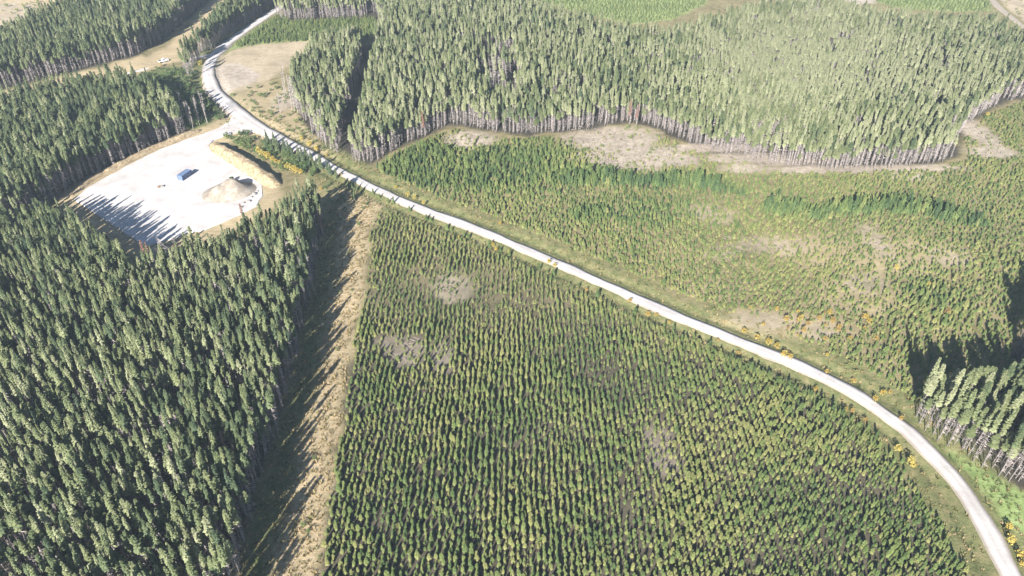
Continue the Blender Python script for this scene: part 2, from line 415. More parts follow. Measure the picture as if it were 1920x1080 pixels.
M['gravel'] = gravel_mat('pale_gravel', (0.40, 0.375, 0.36), (0.49, 0.47, 0.46), (0.57, 0.55, 0.55))

def ribbon(name, line, lift, mat):
    line = line.copy(); line[:, 2] *= np.where(line[:, 1] > 290, 0.74, 0.64)
    d = np.gradient(line[:, :2], axis=0); d /= np.linalg.norm(d, axis=1)[:, None] + 1e-9
    nrm = np.stack([-d[:, 1], d[:, 0]], 1)
    n = len(line)
    prof = [(-1.22, -0.75), (-1.0, 0.0), (-0.5, 0.06), (0, 0.10), (0.5, 0.06), (1.0, 0.0), (1.22, -0.75)]
    V, acr = [], []
    wob = [1.5 * (fnoise(np.arange(n) * 1.0, np.full(n, 3.0), 3.5, s) - 0.5) for s in (3, 8)]
    for j, (a, z) in enumerate(prof):
        wv = wob[0] if a < 0 else wob[1]
        p = line[:, :2] + nrm * (a * (line[:, 2] / 2) + np.sign(a) * wv * abs(a))[:, None]
        V.append(np.column_stack([p, np.full(n, lift + z)])); acr.append(np.full(n, np.clip((a + 1) / 2, 0, 1)))
    k = len(prof)
    V = np.stack(V, 1).reshape(-1, 3); acr = np.stack(acr, 1).ravel()
    F = [(i * k + j, i * k + j + 1, (i + 1) * k + j + 1, (i + 1) * k + j) for i in range(n - 1) for j in range(k - 1)]
    # face up
    o = mesh_obj(name, V, [f[::-1] for f in F], mat, smooth=True)
    a = o.data.attributes.new('across', 'FLOAT', 'POINT'); a.data.foreach_set('value', acr.astype(np.float32))
    o['kind'] = 'structure'
    return o
ribbon('gravel_road', road, 0.30, M['gravel'])
ribbon('side_road', spur, 0.20, M['gravel'])
ribbon('far_road', tr_far, 0.25, noise_mat('tan_gravel', [(0.3, (0.27, 0.225, 0.175)), (0.7, (0.36, 0.305, 0.25))], 0.5))

# the pad: a sheet following its outline, slightly raised
def sheet(name, poly, z, mat, step=1.2, edge=0.9):
    loop = []
    for a_, b_ in zip(poly, np.roll(poly, -1, 0)):
        m_ = max(1, int(np.hypot(*(b_ - a_)) / step))
        loop += [a_ + (b_ - a_) * q_ / m_ for q_ in range(m_)]
    loop = np.array(loop)
    loop = loop + (np.stack([fnoise(loop[:, 0], loop[:, 1], 4, 51), fnoise(loop[:, 0], loop[:, 1], 4, 53)], 1) - 0.5) * 1.1
    from mathutils import geometry as mg, Vector
    x0, y0 = loop.min(0); x1, y1 = loop.max(0)
    g = np.stack(np.meshgrid(np.arange(x0, x1, 2.0), np.arange(y0, y1, 2.0)), -1).reshape(-1, 2)
    g = g + rng.uniform(-.3, .3, g.shape)
    ok = inside(loop, g[:, 0], g[:, 1]) & (seg_dist(np.vstack([loop, loop[:1]])[::2], g[:, 0], g[:, 1]) > 1.6)
    g = g[ok]
    pts = np.vstack([loop, g]); n = len(loop)
    v2, e2, f2, *_ = mg.delaunay_2d_cdt([Vector(p) for p in pts], [(i, (i + 1) % n) for i in range(n)], [], 1, 1e-4)
    V = [(p.x, p.y, z + 0.12 * (vnoise(p.x, p.y, 9, 4) - 0.5)) for p in v2]
    # a short slope down to the ground all round
    cen = loop.mean(0)
    F = [tuple(f) for f in f2]
    tang = np.roll(loop, -1, 0) - np.roll(loop, 1, 0)
    area = 0.5 * np.sum(loop[:, 0] * np.roll(loop[:, 1], -1) - np.roll(loop[:, 0], -1) * loop[:, 1])
    nr = np.stack([tang[:, 1], -tang[:, 0]], 1) * np.sign(area); nr /= np.linalg.norm(nr, axis=1)[:, None] + 1e-9
    base = len(V)
    for p, q in zip(loop, nr):
        V.append((p[0], p[1], z)); 
    for p, q in zip(loop, nr):
        V.append((p[0] + q[0] * edge, p[1] + q[1] * edge, -0.5))
    for i in range(n):
        j = (i + 1) % n
        F.append((base + i, base + n + i, base + n + j, base + j))
    o = mesh_obj(name, V, F, mat, smooth=False)
    a = o.data.attributes.new('across', 'FLOAT', 'POINT')
    a.data.foreach_set('value', np.full(len(V), 0.28, np.float32))
    o['kind'] = 'structure'
    return o
sheet('gravel_pad', pad, 0.27, M['gravel'])

# ------------------------------------------------------------------ earth banks and heaps
M['bank'] = noise_mat('dry_grass_bank', [(0.35, (0.20, 0.15, 0.085)), (0.5, (0.33, 0.255, 0.16)), (0.65, (0.42, 0.345, 0.24))], 0.8, 0.95, 0.5, 1.4)
M['heap'] = noise_mat('gravel_heap', [(0.3, (0.20, 0.165, 0.13)), (0.5, (0.29, 0.25, 0.205)), (0.7, (0.40, 0.36, 0.315))], 0.4, 0.95, 0.2, 1.5)
def bank(name, line_px, half, high, mat, seed, flat=0.25):
    ln = smooth_line(GP(line_px), 1.0)
    n = len(ln)
    d = np.gradient(ln, axis=0); d /= np.linalg.norm(d, axis=1)[:, None] + 1e-9
    nr = np.stack([-d[:, 1], d[:, 0]], 1)
    s = np.linspace(0, 1, n)
    taper = np.minimum(1, np.minimum(s, 1 - s) * 9) ** 0.6
    J = np.linspace(-1, 1, 13)
    V = []
    for i in range(n):
        for a in J:
            p = ln[i] + nr[i] * a * half * (0.55 + 0.45 * taper[i]) * (0.9 + 0.25 * (vnoise(ln[i][0], ln[i][1], 7, seed) - 0.5))
            prof = 1 - sstep(flat, 1.0, abs(a))
            zz = prof * high * taper[i] * (0.8 + 0.5 * (fnoise(p[0], p[1], 6, seed + 3) - 0.3)) + 1.3 * prof * (fnoise(p[0], p[1], 2.4, seed + 5) - 0.5)
            V.append((p[0], p[1], max(zz, 0) * 1.0 + 0.0 - (0.6 if abs(a) == 1 or i in (0, n - 1) else 0)))
    k = len(J)
    F = [(i * k + j, (i + 1) * k + j, (i + 1) * k + j + 1, i * k + j + 1) for i in range(n - 1) for j in range(k - 1)]
    o = mesh_obj(name, V, F, mat, smooth=True)
    o['kind'] = 'structure'
    return o
bank('earth_bank', [(398, 271), (420, 288), (450, 305), (480, 324), (508, 342), (522, 352)], 4.6, 4.0, M['bank'], 3)
bank('grass_bank', [(128, 372), (165, 342), (210, 318), (260, 293), (305, 272), (350, 254), (378, 243)], 2.6, 1.5, M['bank'], 9)
def heap(name, px, py, rx, ry, high, mat, seed, rot=0.0):
    cx, cy = G(px, py)
    V, F = [(0, 0, 0)], []
    nr_, na = 12, 40
    for i in range(1, nr_ + 1):
        r = i / nr_
        for j in range(na):
            a = 2 * math.pi * j / na
            X, Y = rx * r * math.cos(a), ry * r * math.sin(a)
            V.append((X * math.cos(rot) - Y * math.sin(rot), X * math.sin(rot) + Y * math.cos(rot), r))
    V = np.array(V)
    r = V[:, 2].copy()
    nn = fnoise(V[:, 0] + cx, V[:, 1] + cy, 6, seed); n3 = fnoise(V[:, 0] + cx, V[:, 1] + cy, 2.0, seed + 4)
    V[:, 2] = 0.2 + high * (1 - sstep(0.12, 1.0, r)) * (0.35 + 1.2 * nn) + 0.9 * (n3 - 0.5) * (1 - r) + 0.5 * (1 - r) * np.tanh(V[:, 0] / 4)
    V[r > 0.99, 2] = 0.05
    for j in range(na):
        F.append((0, 1 + j, 1 + (j + 1) % na))
        for i in range(1, nr_):
            a0 = 1 + (i - 1) * na; b0 = 1 + i * na
            F.append((a0 + j, b0 + j, b0 + (j + 1) % na, a0 + (j + 1) % na))
    o = mesh_obj(name, V, F, mat, smooth=True)
    o.location = (cx, cy, 0)
    return o
tag(heap('gravel_heap', 430, 361, 11.5, 9.0, 4.2, M['heap'], 12, 0.4), 'large rounded heap of pale gravel and soil on the pad', 'gravel heap')

# ------------------------------------------------------------------ tree shapes
def spray(V, F, Mi, base, az, up, length, width, mi, r):
    """one bough: a folded, drooping fan of needles"""
    ca, sa = math.cos(az), math.sin(az)
    cu, su = math.cos(up), math.sin(up)
    ax = np.array([ca * cu, sa * cu, su])
    side = np.array([-sa, ca, 0.0]) * width
    upv = np.cross(side, ax); upv /= np.linalg.norm(upv) + 1e-9
    if upv[2] < 0: upv = -upv
    b = np.array(base)
    mid = b + ax * length * 0.5 + upv * 0.10 * length
    tip = b + ax * length - np.array([0, 0, 0.12 * length])
    i = len(V)
    tw = r.uniform(-0.25, 0.25) * width
    V += [b, mid + side + (0, 0, tw - 0.2 * width), tip, mid - side - (0, 0, tw + 0.2 * width), mid + upv * 0.15 * width]
    F += [(i, i + 1, i + 4), (i + 1, i + 2, i + 4), (i + 2, i + 3, i + 4), (i + 3, i, i + 4)]
    Mi += [mi] * 4

def trunk_geo(V, F, Mi, h, r0, r1, mi, sides=5, lean=(0, 0), rings=3):
    i0 = len(V)
    for k in range(rings + 1):
        t_ = k / rings
        for j in range(sides):
            a = 2 * math.pi * j / sides
            rr = r0 + (r1 - r0) * t_
            V.append(np.array([lean[0] * t_ * t_ + rr * math.cos(a), lean[1] * t_ * t_ + rr * math.sin(a), -0.4 + (h + 0.4) * t_]))
    for k in range(rings):
        for j in range(sides):
            a, b_ = i0 + k * sides + j, i0 + k * sides + (j + 1) % sides
            F.append((a, b_, b_ + sides, a + sides)); Mi.append(mi)

def twigs(V, F, Mi, z0, z1, n, length, mi, r):
    for _ in range(n):
        z = r.uniform(z0, z1); a = r.uniform(0, 2 * math.pi); l = length * r.uniform(0.5, 1)
        d = np.array([math.cos(a), math.sin(a), r.uniform(-0.5, 0.15)]) * l
        s = np.array([-math.sin(a), math.cos(a), 0]) * 0.05 + np.array([0, 0, 0.06])
        i = len(V); p = np.array([0, 0, z])
        V += [p - s, p + s, p + d]
        F.append((i, i + 1, i + 2)); Mi.append(mi)

def pine_shape(seed, h=16.0, crown0=0.42, rad=1.25, n=95, top=0.5):
    """tall narrow pine: bare grey lower stem, boughs in loose whorls above"""
    r = random.Random(seed)
    V, F, Mi = [], [], []
    lean = (r.uniform(-.25, .25), r.uniform(-.25, .25))
    gaps = [(r.uniform(0, 6.28), r.uniform(0.0, 0.8)) for _ in range(3)]
    for k in range(n):
        t_ = (k + r.random()) / n
        z = h * (crown0 + (1 - crown0) * t_)
        prof = (1 - t_) ** top * min(1, 0.45 + t_ * 3.2)
        L_ = rad * prof * r.uniform(0.72, 1.2) + 0.22
        az = k * 2.399 + r.uniform(-0.5, 0.5)
        for ga, gt in gaps:
            if abs(t_ - gt) < 0.12 and math.cos(az - ga) > 0.4: L_ *= 0.6
        up = -0.30 + 0.95 * t_ + r.uniform(-0.2, 0.2)
        q = (z / h) ** 2
        spray(V, F, Mi, (lean[0] * q, lean[1] * q, z), az, up, L_, 0.34 * L_ + 0.16, 0, r)
    for a_ in (0.3, 1.9, 3.6, 5.1): spray(V, F, Mi, (lean[0], lean[1], h - 0.5), a_, 0.9, 0.7, 0.3, 0, r)
    cr = (V, F)
    TV, TF, TM = [], [], []
    trunk_geo(TV, TF, TM, h * 0.96, 0.12, 0.03, 0, 5, lean)
    twigs(TV, TF, TM, h * 0.10, h * (crown0 + 0.05), 110 if h < 15.3 else 50, 1.25, 1, r)
    return cr, (TV, TF, TM)
def young_shape(seed, h=3.3, rad=0.85, n=62, top=0.75):
    r = random.Random(seed)
    V, F, Mi = [], [], []
    for k in range(n):
        t_ = (k + r.random()) / n
        z = h * (0.05 + 0.92 * t_)
        L_ = rad * (1 - t_) ** top * r.uniform(0.75, 1.2) * min(1, 0.7 + 2 * t_) + 0.10
        spray(V, F, Mi, (0, 0, z), k * 2.399 + r.uniform(-.5, .5), -0.1 + 0.9 * t_ + r.uniform(-.2, .2), L_, 0.36 * L_ + 0.07, 0, r)
    for a_ in (0.5, 2.6, 4.7): spray(V, F, Mi, (0, 0, h - 0.3), a_, 0.8, 0.4, 0.18, 0, r)
    TV, TF, TM = [], [], []
    trunk_geo(TV, TF, TM, h * 0.9, 0.06, 0.015, 0, 4, rings=1)
    return (V, F), (TV, TF, TM)
def shrub_shape(seed, h=2.6, rad=1.1, n=80):
    """multi-stemmed leafy shrub"""
    r = random.Random(seed)
    V, F, Mi = [], [], []
    TV, TF, TM = [], [], []
    lobes = [(r.uniform(-.45, .45) * rad, r.uniform(-.45, .45) * rad, h * r.uniform(0.45, 0.75), r.uniform(0.5, 0.8)) for _ in range(5)]
    for lx, ly, lz, ls in lobes:
        i0 = len(TV)
        sd = np.array([0.04, 0.02, 0]); p = np.array([lx * .2, ly * .2, -0.2]); q = np.array([lx, ly, lz])
        TV += [p - sd, p + sd, q]; TF.append((i0, i0 + 1, i0 + 2)); TM.append(0)
        TV += [p - sd[[1, 0, 2]], p + sd[[1, 0, 2]], q]; TF.append((i0 + 3, i0 + 4, i0 + 5)); TM.append(0)
    for k in range(n):
        lx, ly, lz, ls = lobes[k % 5]
        th, u = r.uniform(0, 6.283), r.uniform(-0.6, 1)
        rr = ls * rad * r.uniform(0.6, 1.0)
        c = math.sqrt(1 - u * u)
        p = np.array([lx + rr * c * math.cos(th), ly + rr * c * math.sin(th), max(0.15, lz + u * h * 0.36 * r.uniform(.7, 1.1))])
        spray(V, F, Mi, p, th + r.uniform(-.6, .6), u * 0.8 + r.uniform(-.5, .5), 0.5 * rad * r.uniform(.6, 1.1), 0.26 * rad, 0, r)
    return (V, F), (TV, TF, TM)
def bare_shape(seed, h=14.0):
    r = random.Random(seed)
    TV, TF, TM = [], [], []
    lean = (r.uniform(-.5, .5), r.uniform(-.5, .5))
    trunk_geo(TV, TF, TM, h, 0.16, 0.03, 0, 5, lean)
    twigs(TV, TF, TM, h * 0.2, h * 0.97, 90, 1.3, 1, r)
    return None, (TV, TF, TM)
def tuft_shape(seed, h=0.55, rad=0.5, n=16):
    r = random.Random(seed)
    V, F, Mi = [], [], []
    for k in range(n):
        a = r.uniform(0, 6.283); d = r.uniform(0, rad * 0.6)
        p = np.array([d * math.cos(a), d * math.sin(a), -0.05]); a2 = a + r.uniform(-.8, .8)
        l = h * r.uniform(.6, 1.2)
        tip = p + np.array([math.cos(a2) * rad * .6, math.sin(a2) * rad * .6, l])
        s = np.array([-math.sin(a2), math.cos(a2), 0]) * 0.10
        i = len(V); V += [p - s, p + s, tip]; F.append((i, i + 1, i + 2))
    return (V, F), ([], [], [])

class Kind:
    """meshes of one kind of plant: crown and trunk apart (for single trees) and joined (for the mass)"""
    def __init__(self, name, shapes, leaf, bark='bark'):
        self.crown, self.trunk, self.whole = [], [], []
        for k, (cr, tr) in enumerate(shapes):
            def me_of(nm, V, F, mats, mi=None):
                m = bpy.data.meshes.new(nm)
                m.from_pydata([tuple(v) for v in V], [], F)
                for x in mats: m.materials.append(x)
                if mi is not None: m.polygons.foreach_set('material_index', np.array(mi, np.int32))
                m.update(); return m
            tv, tf, tm = tr
            cv, cf = cr if cr else ([], [])
            self.crown.append(me_of(name + '_crown', cv, cf, [M[leaf]]) if cr else None)
            self.trunk.append(me_of(name + '_trunk', tv, tf, [M[bark], M['twig']], tm))
            n = len(cv)
            self.whole.append(me_of(name, list(cv) + list(tv), list(cf) + [tuple(i + n for i in f) for f in tf], [M[leaf], M[bark], M['twig']], [0] * len(cf) + [i + 1 for i in tm]))
        self.coll = bpy.data.collections.new(name + '_shapes')      # holds the shapes the masses draw from
        for k, m in enumerate(self.whole):
            self.coll.objects.link(bpy.data.objects.new(f'{name}_shape', m))
PINE = Kind('pine', [pine_shape(s, 14.5 * (0.94 + 0.02 * (s % 7)), 0.60 + 0.03 * (s % 5), 0.98 + 0.1 * (s % 4), 80, 0.42 + 0.05 * (s % 3)) for s in range(10)], 'pine')
TALL = Kind('tall_pine', [pine_shape(s + 40, 15.8, 0.54 + 0.04 * (s % 4), 1.08 + 0.1 * (s % 3), 84, 0.45) for s in range(8)], 'pine')
YOUNG = Kind('young_pine', [young_shape(s, 2.45, 0.56 + 0.07 * (s % 4), 54, 0.36 + 0.06 * (s % 3)) for s in range(8)], 'young')
REGEN = Kind('regrowth_pine', [young_shape(s + 30, 2.3, 0.74 + 0.08 * (s % 4), 50, 0.42 + 0.06 * (s % 3)) for s in range(8)], 'young')
SPRUCE = Kind('spruce', [young_shape(s + 60, 7.0, 1.6, 110, 0.85) for s in range(4)], 'pine')
SHRUB = Kind('shrub', [shrub_shape(s) for s in range(5)], 'autumn')
GSHRUB = Kind('green_shrub', [shrub_shape(s + 20, 1.7, 1.1, 60) for s in range(4)], 'young')
DEAD = Kind('dead_pine', [pine_shape(s + 80, 14.5, 0.4, 1.05, 62) for s in range(3)], 'dead')
BARE = Kind('bare_tree', [bare_shape(s + 90) for s in range(4)], 'dead', 'twig')
def slash_shape(seed):
    r = random.Random(seed)
    TV, TF, TM = [], [], []
    for _ in range(5):
        a = r.uniform(0, 3.14); l = r.uniform(1.0, 3.2); q = 0.09 * r.uniform(.7, 1.3)
        p = np.array([r.uniform(-1.2, 1.2), r.uniform(-1.2, 1.2), 0.08]); d = np.array([math.cos(a), math.sin(a), r.uniform(-.03, .1)]) * l / 2
        n_ = np.array([-math.sin(a), math.cos(a), 0]) * q; u_ = np.array([0, 0, q * 1.5]); i = len(TV)
        TV += [p - d - n_, p - d + n_, p - d + u_, p + d - n_, p + d + n_, p + d + u_]
        TF += [(i, i + 3, i + 5, i + 2), (i + 1, i + 2, i + 5, i + 4), (i, i + 2, i + 1), (i + 3, i + 4, i + 5)]; TM += [0] * 4
    return None, (TV, TF, TM)
SLASH = Kind('fallen_wood', [slash_shape(s) for s in range(5)], 'dead', 'deadwood')
TUFT = Kind('grass_tuft', [tuft_shape(s) for s in range(4)], 'tuft')

def scatter(name, kind, x, y, sc, tint, sz=None, z=None, lean=0.03):
    """a mass nobody could count: one object, copies of the kind's shapes on its points"""
    n = len(x)
    if z is None: z = height(x, y)
    me = bpy.data.meshes.new(name)
    me.vertices.add(n)
    me.vertices.foreach_set('co', np.stack([x, y, z], 1).ravel().astype(np.float32))
    sz = sc if sz is None else sz
    def fa(nm, v, ty='FLOAT'):
        a = me.attributes.new(nm, ty, 'POINT')
        a.data.foreach_set('vector' if ty == 'FLOAT_VECTOR' else 'value', np.ascontiguousarray(v, np.int32 if ty == 'INT' else np.float32).ravel())
    fa('size', np.stack([sc, sc, sz], 1), 'FLOAT_VECTOR')
    fa('turn', np.stack([rng.normal(0, lean, n), rng.normal(0, lean, n), rng.uniform(0, 6.283, n)], 1), 'FLOAT_VECTOR')
    fa('shape', rng.integers(0, len(kind.whole), n), 'INT')
    fa('tint', np.clip(tint, 0, 1))
    o = bpy.data.objects.new(name, me); COL.objects.link(o)
    ng = bpy.data.node_groups.new(name, 'GeometryNodeTree')
    ng.interface.new_socket('Geometry', in_out='INPUT', socket_type='NodeSocketGeometry')
    ng.interface.new_socket('Geometry', in_out='OUTPUT', socket_type='NodeSocketGeometry')
    NN, LL = ng.nodes, ng.links
    gi, go = NN.new('NodeGroupInput'), NN.new('NodeGroupOutput')
    ip = NN.new('GeometryNodeInstanceOnPoints')
    ci = NN.new('GeometryNodeCollectionInfo'); ci.inputs['Collection'].default_value = kind.coll
    ci.inputs['Separate Children'].default_value = True; ci.inputs['Reset Children'].default_value = True
    def na(nm, dt):
        a = NN.new('GeometryNodeInputNamedAttribute'); a.data_type = dt; a.inputs['Name'].default_value = nm
        return a.outputs['Attribute']
    er = NN.new('FunctionNodeEulerToRotation')
    LL.new(gi.outputs[0], ip.inputs['Points']); LL.new(ci.outputs[0], ip.inputs['Instance'])
    ip.inputs['Pick Instance'].default_value = True
    LL.new(na('shape', 'INT'), ip.inputs['Instance Index'])
    LL.new(na('turn', 'FLOAT_VECTOR'), er.inputs[0]); LL.new(er.outputs[0], ip.inputs['Rotation'])
    LL.new(na('size', 'FLOAT_VECTOR'), ip.inputs['Scale'])
    LL.new(ip.outputs[0], go.inputs[0])
    md = o.modifiers.new('copies', 'NODES'); md.node_group = ng
    o['kind'] = 'stuff'
    return o

def grid_pts(poly, sx, sy, jit=0.38, ang=0.0, hexa=True, margin=0):
    """jittered planting grid within an outline"""
    ca, sa = math.cos(ang), math.sin(ang)
    q = np.stack([poly[:, 0] * ca + poly[:, 1] * sa, -poly[:, 0] * sa + poly[:, 1] * ca], 1)
    u = np.arange(q[:, 0].min(), q[:, 0].max(), sx); v = np.arange(q[:, 1].min(), q[:, 1].max(), sy)
    U, Vv = np.meshgrid(u, v)
    if hexa: U = U + (np.arange(len(v)) % 2)[:, None] * sx / 2
    else: Vv = Vv + (rng.uniform(0, sy, len(u)))[None, :]
    U = U + rng.uniform(-jit, jit, U.shape) * sx; Vv = Vv + rng.uniform(-jit, jit, Vv.shape) * sy
    x = (U * ca - Vv * sa).ravel(); y = (U * sa + Vv * ca).ravel()
    ex = x + 2.2 * (fnoise(x, y, 7, 61) - .5); ey = y + 2.2 * (fnoise(x, y, 7, 67) - .5)
    k = inside(poly, ex, ey) & (y < 640) & (np.abs(x) < 480) & (y > 70)
    # nothing grows outside what the neighbourhood of the view shows
    k &= np.abs(x) < 0.70 * y + 60
    return x[k], y[k]

def clear_of(x, y, road_d=7.0, pad_d=3.0):
    k = seg_dist(ROADXY[::2], x, y) > road_d
    k &= ~inside(pad, x, y) & (seg_dist(np.vstack([pad, pad[:1]]), x, y) > pad_d)
    k &= seg_dist(spur[:, :2], x, y) > 4
    return k

# -- single trees, built with parts, copied in loops
def make_tree(name, kind, k, label, cat, group):
    root = thing(name, label, cat, (0, 0, 0), 0, group)
    t_ = bpy.data.objects.new('trunk', kind.trunk[k]); COL.objects.link(t_); t_.parent = root
    if kind.crown[k] is not None:
        c_ = bpy.data.objects.new('crown', kind.crown[k]); COL.objects.link(c_); c_.parent = root
    return root
_proto = {}
def place_tree(name, kind, x, y, z, sc, sz, tint, label, cat, group):
    k = random.randrange(len(kind.whole))
    key = (name, id(kind), k)
    if key not in _proto:
        root = _proto[key] = make_tree(name, kind, k, label, cat, group)
        kids = root.children
    else:
        src = _proto[key]
        root = src.copy(); COL.objects.link(root); kids = []
        for ch in src.children:
            c = ch.copy(); COL.objects.link(c); c.parent = root; kids.append(c)
    root.location = (x, y, z); root.rotation_euler = (random.gauss(0, .03), random.gauss(0, .03), random.uniform(0, 6.28)); root.scale = (sc, sc, sz)
    root['label'] = label; root['category'] = cat
    if group: root['group'] = group
    root['tint'] = float(tint)
    for c in kids: c['tint'] = float(tint)
    return root

# ------------------------------------------------------------------ the stands
STRIP_EDGE = GP([(424, 1250), (448, 1085), (486, 930), (524, 790), (560, 665), (590, 525), (604, 440)])
def pines_of(poly, sx, seed, base_t=0.5, dens=1.0, size=1.0, holes=0.14, road_d=7.0):
    x, y = grid_pts(poly, sx, sx * 0.87, 0.40)
    n = len(x)
    dn = fnoise(x, y, 16, seed)
    keep = (rng.random(n) < dens) & ((vnoise(x, y, 5, seed + 3) > holes) | ((seg_dist(STRIP_EDGE, x, y) < 5) & (seed == 11))) & clear_of(x, y, road_d)
    x, y, dn = x[keep], y[keep], dn[keep]
    n = len(x)
    sc = size * np.clip(rng.normal(1.0, 0.19, n), 0.55, 1.5)
    sz = size * np.clip(rng.normal(1.0, 0.15, n) + 0.2 * (dn - .5), 0.65, 1.3)
    tint = np.clip(base_t + 0.55 * (dn - 0.5) + rng.normal(0, 0.16, n), 0, 1)
    return [x, y, sc, sz, tint]
def take(p, k): return [a[k] for a in p]

# left stand: the nearest 210 in view are single trees, the rest one mass
p = pines_of(left_stand, 1.98, 11, 0.60, holes=.24)
p[2] = p[2] * 0.75; p[3] = p[3] * 0.97
px, py, dd = PX(p[0], p[1], 12.0)
vis = (px > 8) & (px < 470) & (py < 1075) & (py > 8)
order = np.argsort(np.where(vis, dd, 1e9))[:200]
single = np.zeros(len(p[0]), bool); single[order] = True
q = take(p, single); hz = height(q[0], q[1]); ax = px[single]
strip_edge = seg_dist(GP([(424, 1250), (448, 1085), (486, 930), (524, 790)]), q[0], q[1])
def tone(t_): return 'dark bluish green' if t_ < 0.36 else 'mid green' if t_ < 0.58 else 'pale yellowish green'
for i in range(len(q[0])):
    edge = strip_edge[i] < 3.2
    sz_w = 'slender' if q[2][i] < 0.9 else 'broad' if q[2][i] > 1.12 else 'narrow'
    lab = f'{sz_w} {tone(q[4][i])} pine ' + ('on the stand edge along the shaded grass strip' if edge else ('in the bottom left corner of the stand' if ax[i] < 150 else 'deep in the stand at the bottom edge' if ax[i] < 300 else 'a few rows in from the shaded grass strip'))
    place_tree('pine_tree', PINE, q[0][i], q[1][i], hz[i], q[2][i], q[3][i], q[4][i], lab, 'pine tree', 'pines standing left of the shaded grass strip')
q = take(p, ~single)
scatter('pine_forest', PINE, q[0], q[1], q[2], q[4], q[3])

# right stand beside the bright green grass: front rows single, the rest one mass
p = pines_of(stand_r, 2.0, 23, 0.72, size=1.0, holes=0.13, road_d=4.5)
low = rng.random(len(p[0])) < .22
p[3] = np.where(low, p[3] * rng.uniform(.55, .85, len(low)), p[3])
ex = GP([(2010, 1045), (2030, 1080), (2000, 1085)])            # three more, just outside the picture, that throw their shade on the verge
front = seg_dist(GP([(1688, 775), (1715, 800), (1745, 820), (1790, 848), (1840, 876), (1880, 898), (1925, 922)]), p[0], p[1])
px, py, dd = PX(p[0], p[1], 15.0)
vis = (px < 1912)
order = np.argsort(np.where(vis, front, 1e9))[:95]
single = np.zeros(len(p[0]), bool); single[order] = True; single &= vis
q = take(p, single); hz = height(q[0], q[1]); fr = front[single]
for i in range(len(q[0])):
    sz_w = 'slender' if q[2][i] < 0.95 else 'broad' if q[2][i] > 1.15 else 'narrow'
    lab = f'{sz_w} {tone(q[4][i])} pine ' + ('with bare grey stem fronting the bright green grass wedge' if fr[i] < 3 else 'behind the front row above the bright green grass wedge')
    place_tree('pine_tree', TALL, q[0][i], q[1][i], hz[i], q[2][i], q[3][i], q[4][i], lab, 'pine tree', 'pines of the stand above the bright green grass')
q = take(p, ~single)
p2 = pines_of(stand_r2, 2.6, 29, 0.6)
q = [np.concatenate([a, b_]) for a, b_ in zip(q, p2)]
q = [np.concatenate([q[0], ex[:, 0]]), np.concatenate([q[1], ex[:, 1]]), np.concatenate([q[2], [1.4] * 3]), np.concatenate([q[3], [.75] * 3]), np.concatenate([q[4], [.5] * 3])]
scatter('pine_forest', TALL, q[0], q[1], q[2], q[4], q[3])

# stands further off: one mass each
for poly, sx, seed, bt, kind, size in ((stand_a, 2.15, 31, 0.54, PINE, 0.95), (stand_b, 2.3, 37, 0.6, PINE, 0.95), (stand_c, 1.75, 41, 0.52, PINE, 0.85)):
    p = pines_of(poly, sx, seed, bt, size=size, road_d=4.6 if seed == 41 else 7.0)
    scatter('pine_forest', kind, p[0], p[1], p[2], p[4], p[3])
p = pines_of(stand_f, 2.05, 47, 0.76, holes=0.27)  # high base tint: distance haze partly put into the needle colour
low = rng.random(len(p[0])) < .16
p[3] = p[3] * np.where(low, rng.uniform(.5, .8, len(low)), 0.88); p[2] = p[2] * 0.92
p[4] = np.clip(p[4] + rng.normal(0, .1, len(low)), 0, 1)
x, y = p[0], p[1]
k = (seg_dist(cutline, x, y) > 3.7) & ~(inside(gap_grey, x, y) & (rng.random(len(x)) < 0.75)) & ~inside(field_n, x, y)
p = take(p, k); x, y = p[0], p[1]
# the pale round patch of smaller trees in its middle right; tint partly leaf colour, partly painted haze
pale = blob(x, y, 1530, 130, 90, 75)
p[4] = np.clip(p[4] + 0.34 * pale, 0, 1); p[3] = p[3] * (1 - 0.22 * pale); p[2] = p[2] * (1 - 0.05 * pale)
scatter('pine_forest', PINE, x, y, p[2], p[4], p[3])

# ------------------------------------------------------------------ the plantation: rows of young pines
x, y = grid_pts(plantation, 1.52, 1.02, 0.22, 0.0, hexa=False)
x = x + 1.3 * (fnoise(x, y, 24, 91) - .5) + 0.5 * (vnoise(x, y, 7, 95) - .5)
k = clear_of(x, y, 8.5)
x, y = x[k], y[k]
thin = np.zeros(len(x))
for b_ in [(760, 655, 8, 9, .62), (850, 545, 8, 11, .5), (740, 640, 10, 5, .55), (830, 670, 4, 10, .55), (1245, 850, 6, 13, .45), (960, 570, 12, 8, .35), (1130, 700, 7, 9, .3), (1600, 900, 14, 10, .2), (800, 520, 9, 12, .4)]:
    thin = np.maximum(thin, b_[4] * blob(x, y, *b_[:4]))
dn = fnoise(x, y, 22, 3)
k = rng.random(len(x)) > np.clip(thin + 0.05 + 0.10 * sstep(150, 215, y) + 1.6 * np.clip(vnoise(x, y, 4.5, 13) - 0.72, 0, 1) + .3 * np.clip(fnoise(x, y, 15, 17) - .55, 0, 1), 0, 0.9)
x, y, dn, thin = x[k], y[k], dn[k], thin[k]
n = len(x)
upper = sstep(150, 215, y)
sc = 0.72 * np.clip(rng.normal(1.0, 0.22, n), .4, 1.55) * (0.95 + 0.35 * (dn - .5)) * (1 - 0.22 * upper) * (1 - 0.25 * thin) * (0.78 + 0.42 * vnoise(x, y, 9, 123))
sz = sc * np.clip(rng.normal(1.0, 0.12, n), .7, 1.3)
tint = np.clip(0.66 + 0.8 * (dn - .5) + rng.normal(0, .16, n) + 0.1 * thin + 0.10 * upper + 0.45 * (rng.random(n) < 0.05), 0, 1)
px, py, dd = PX(x, y, 2.0)
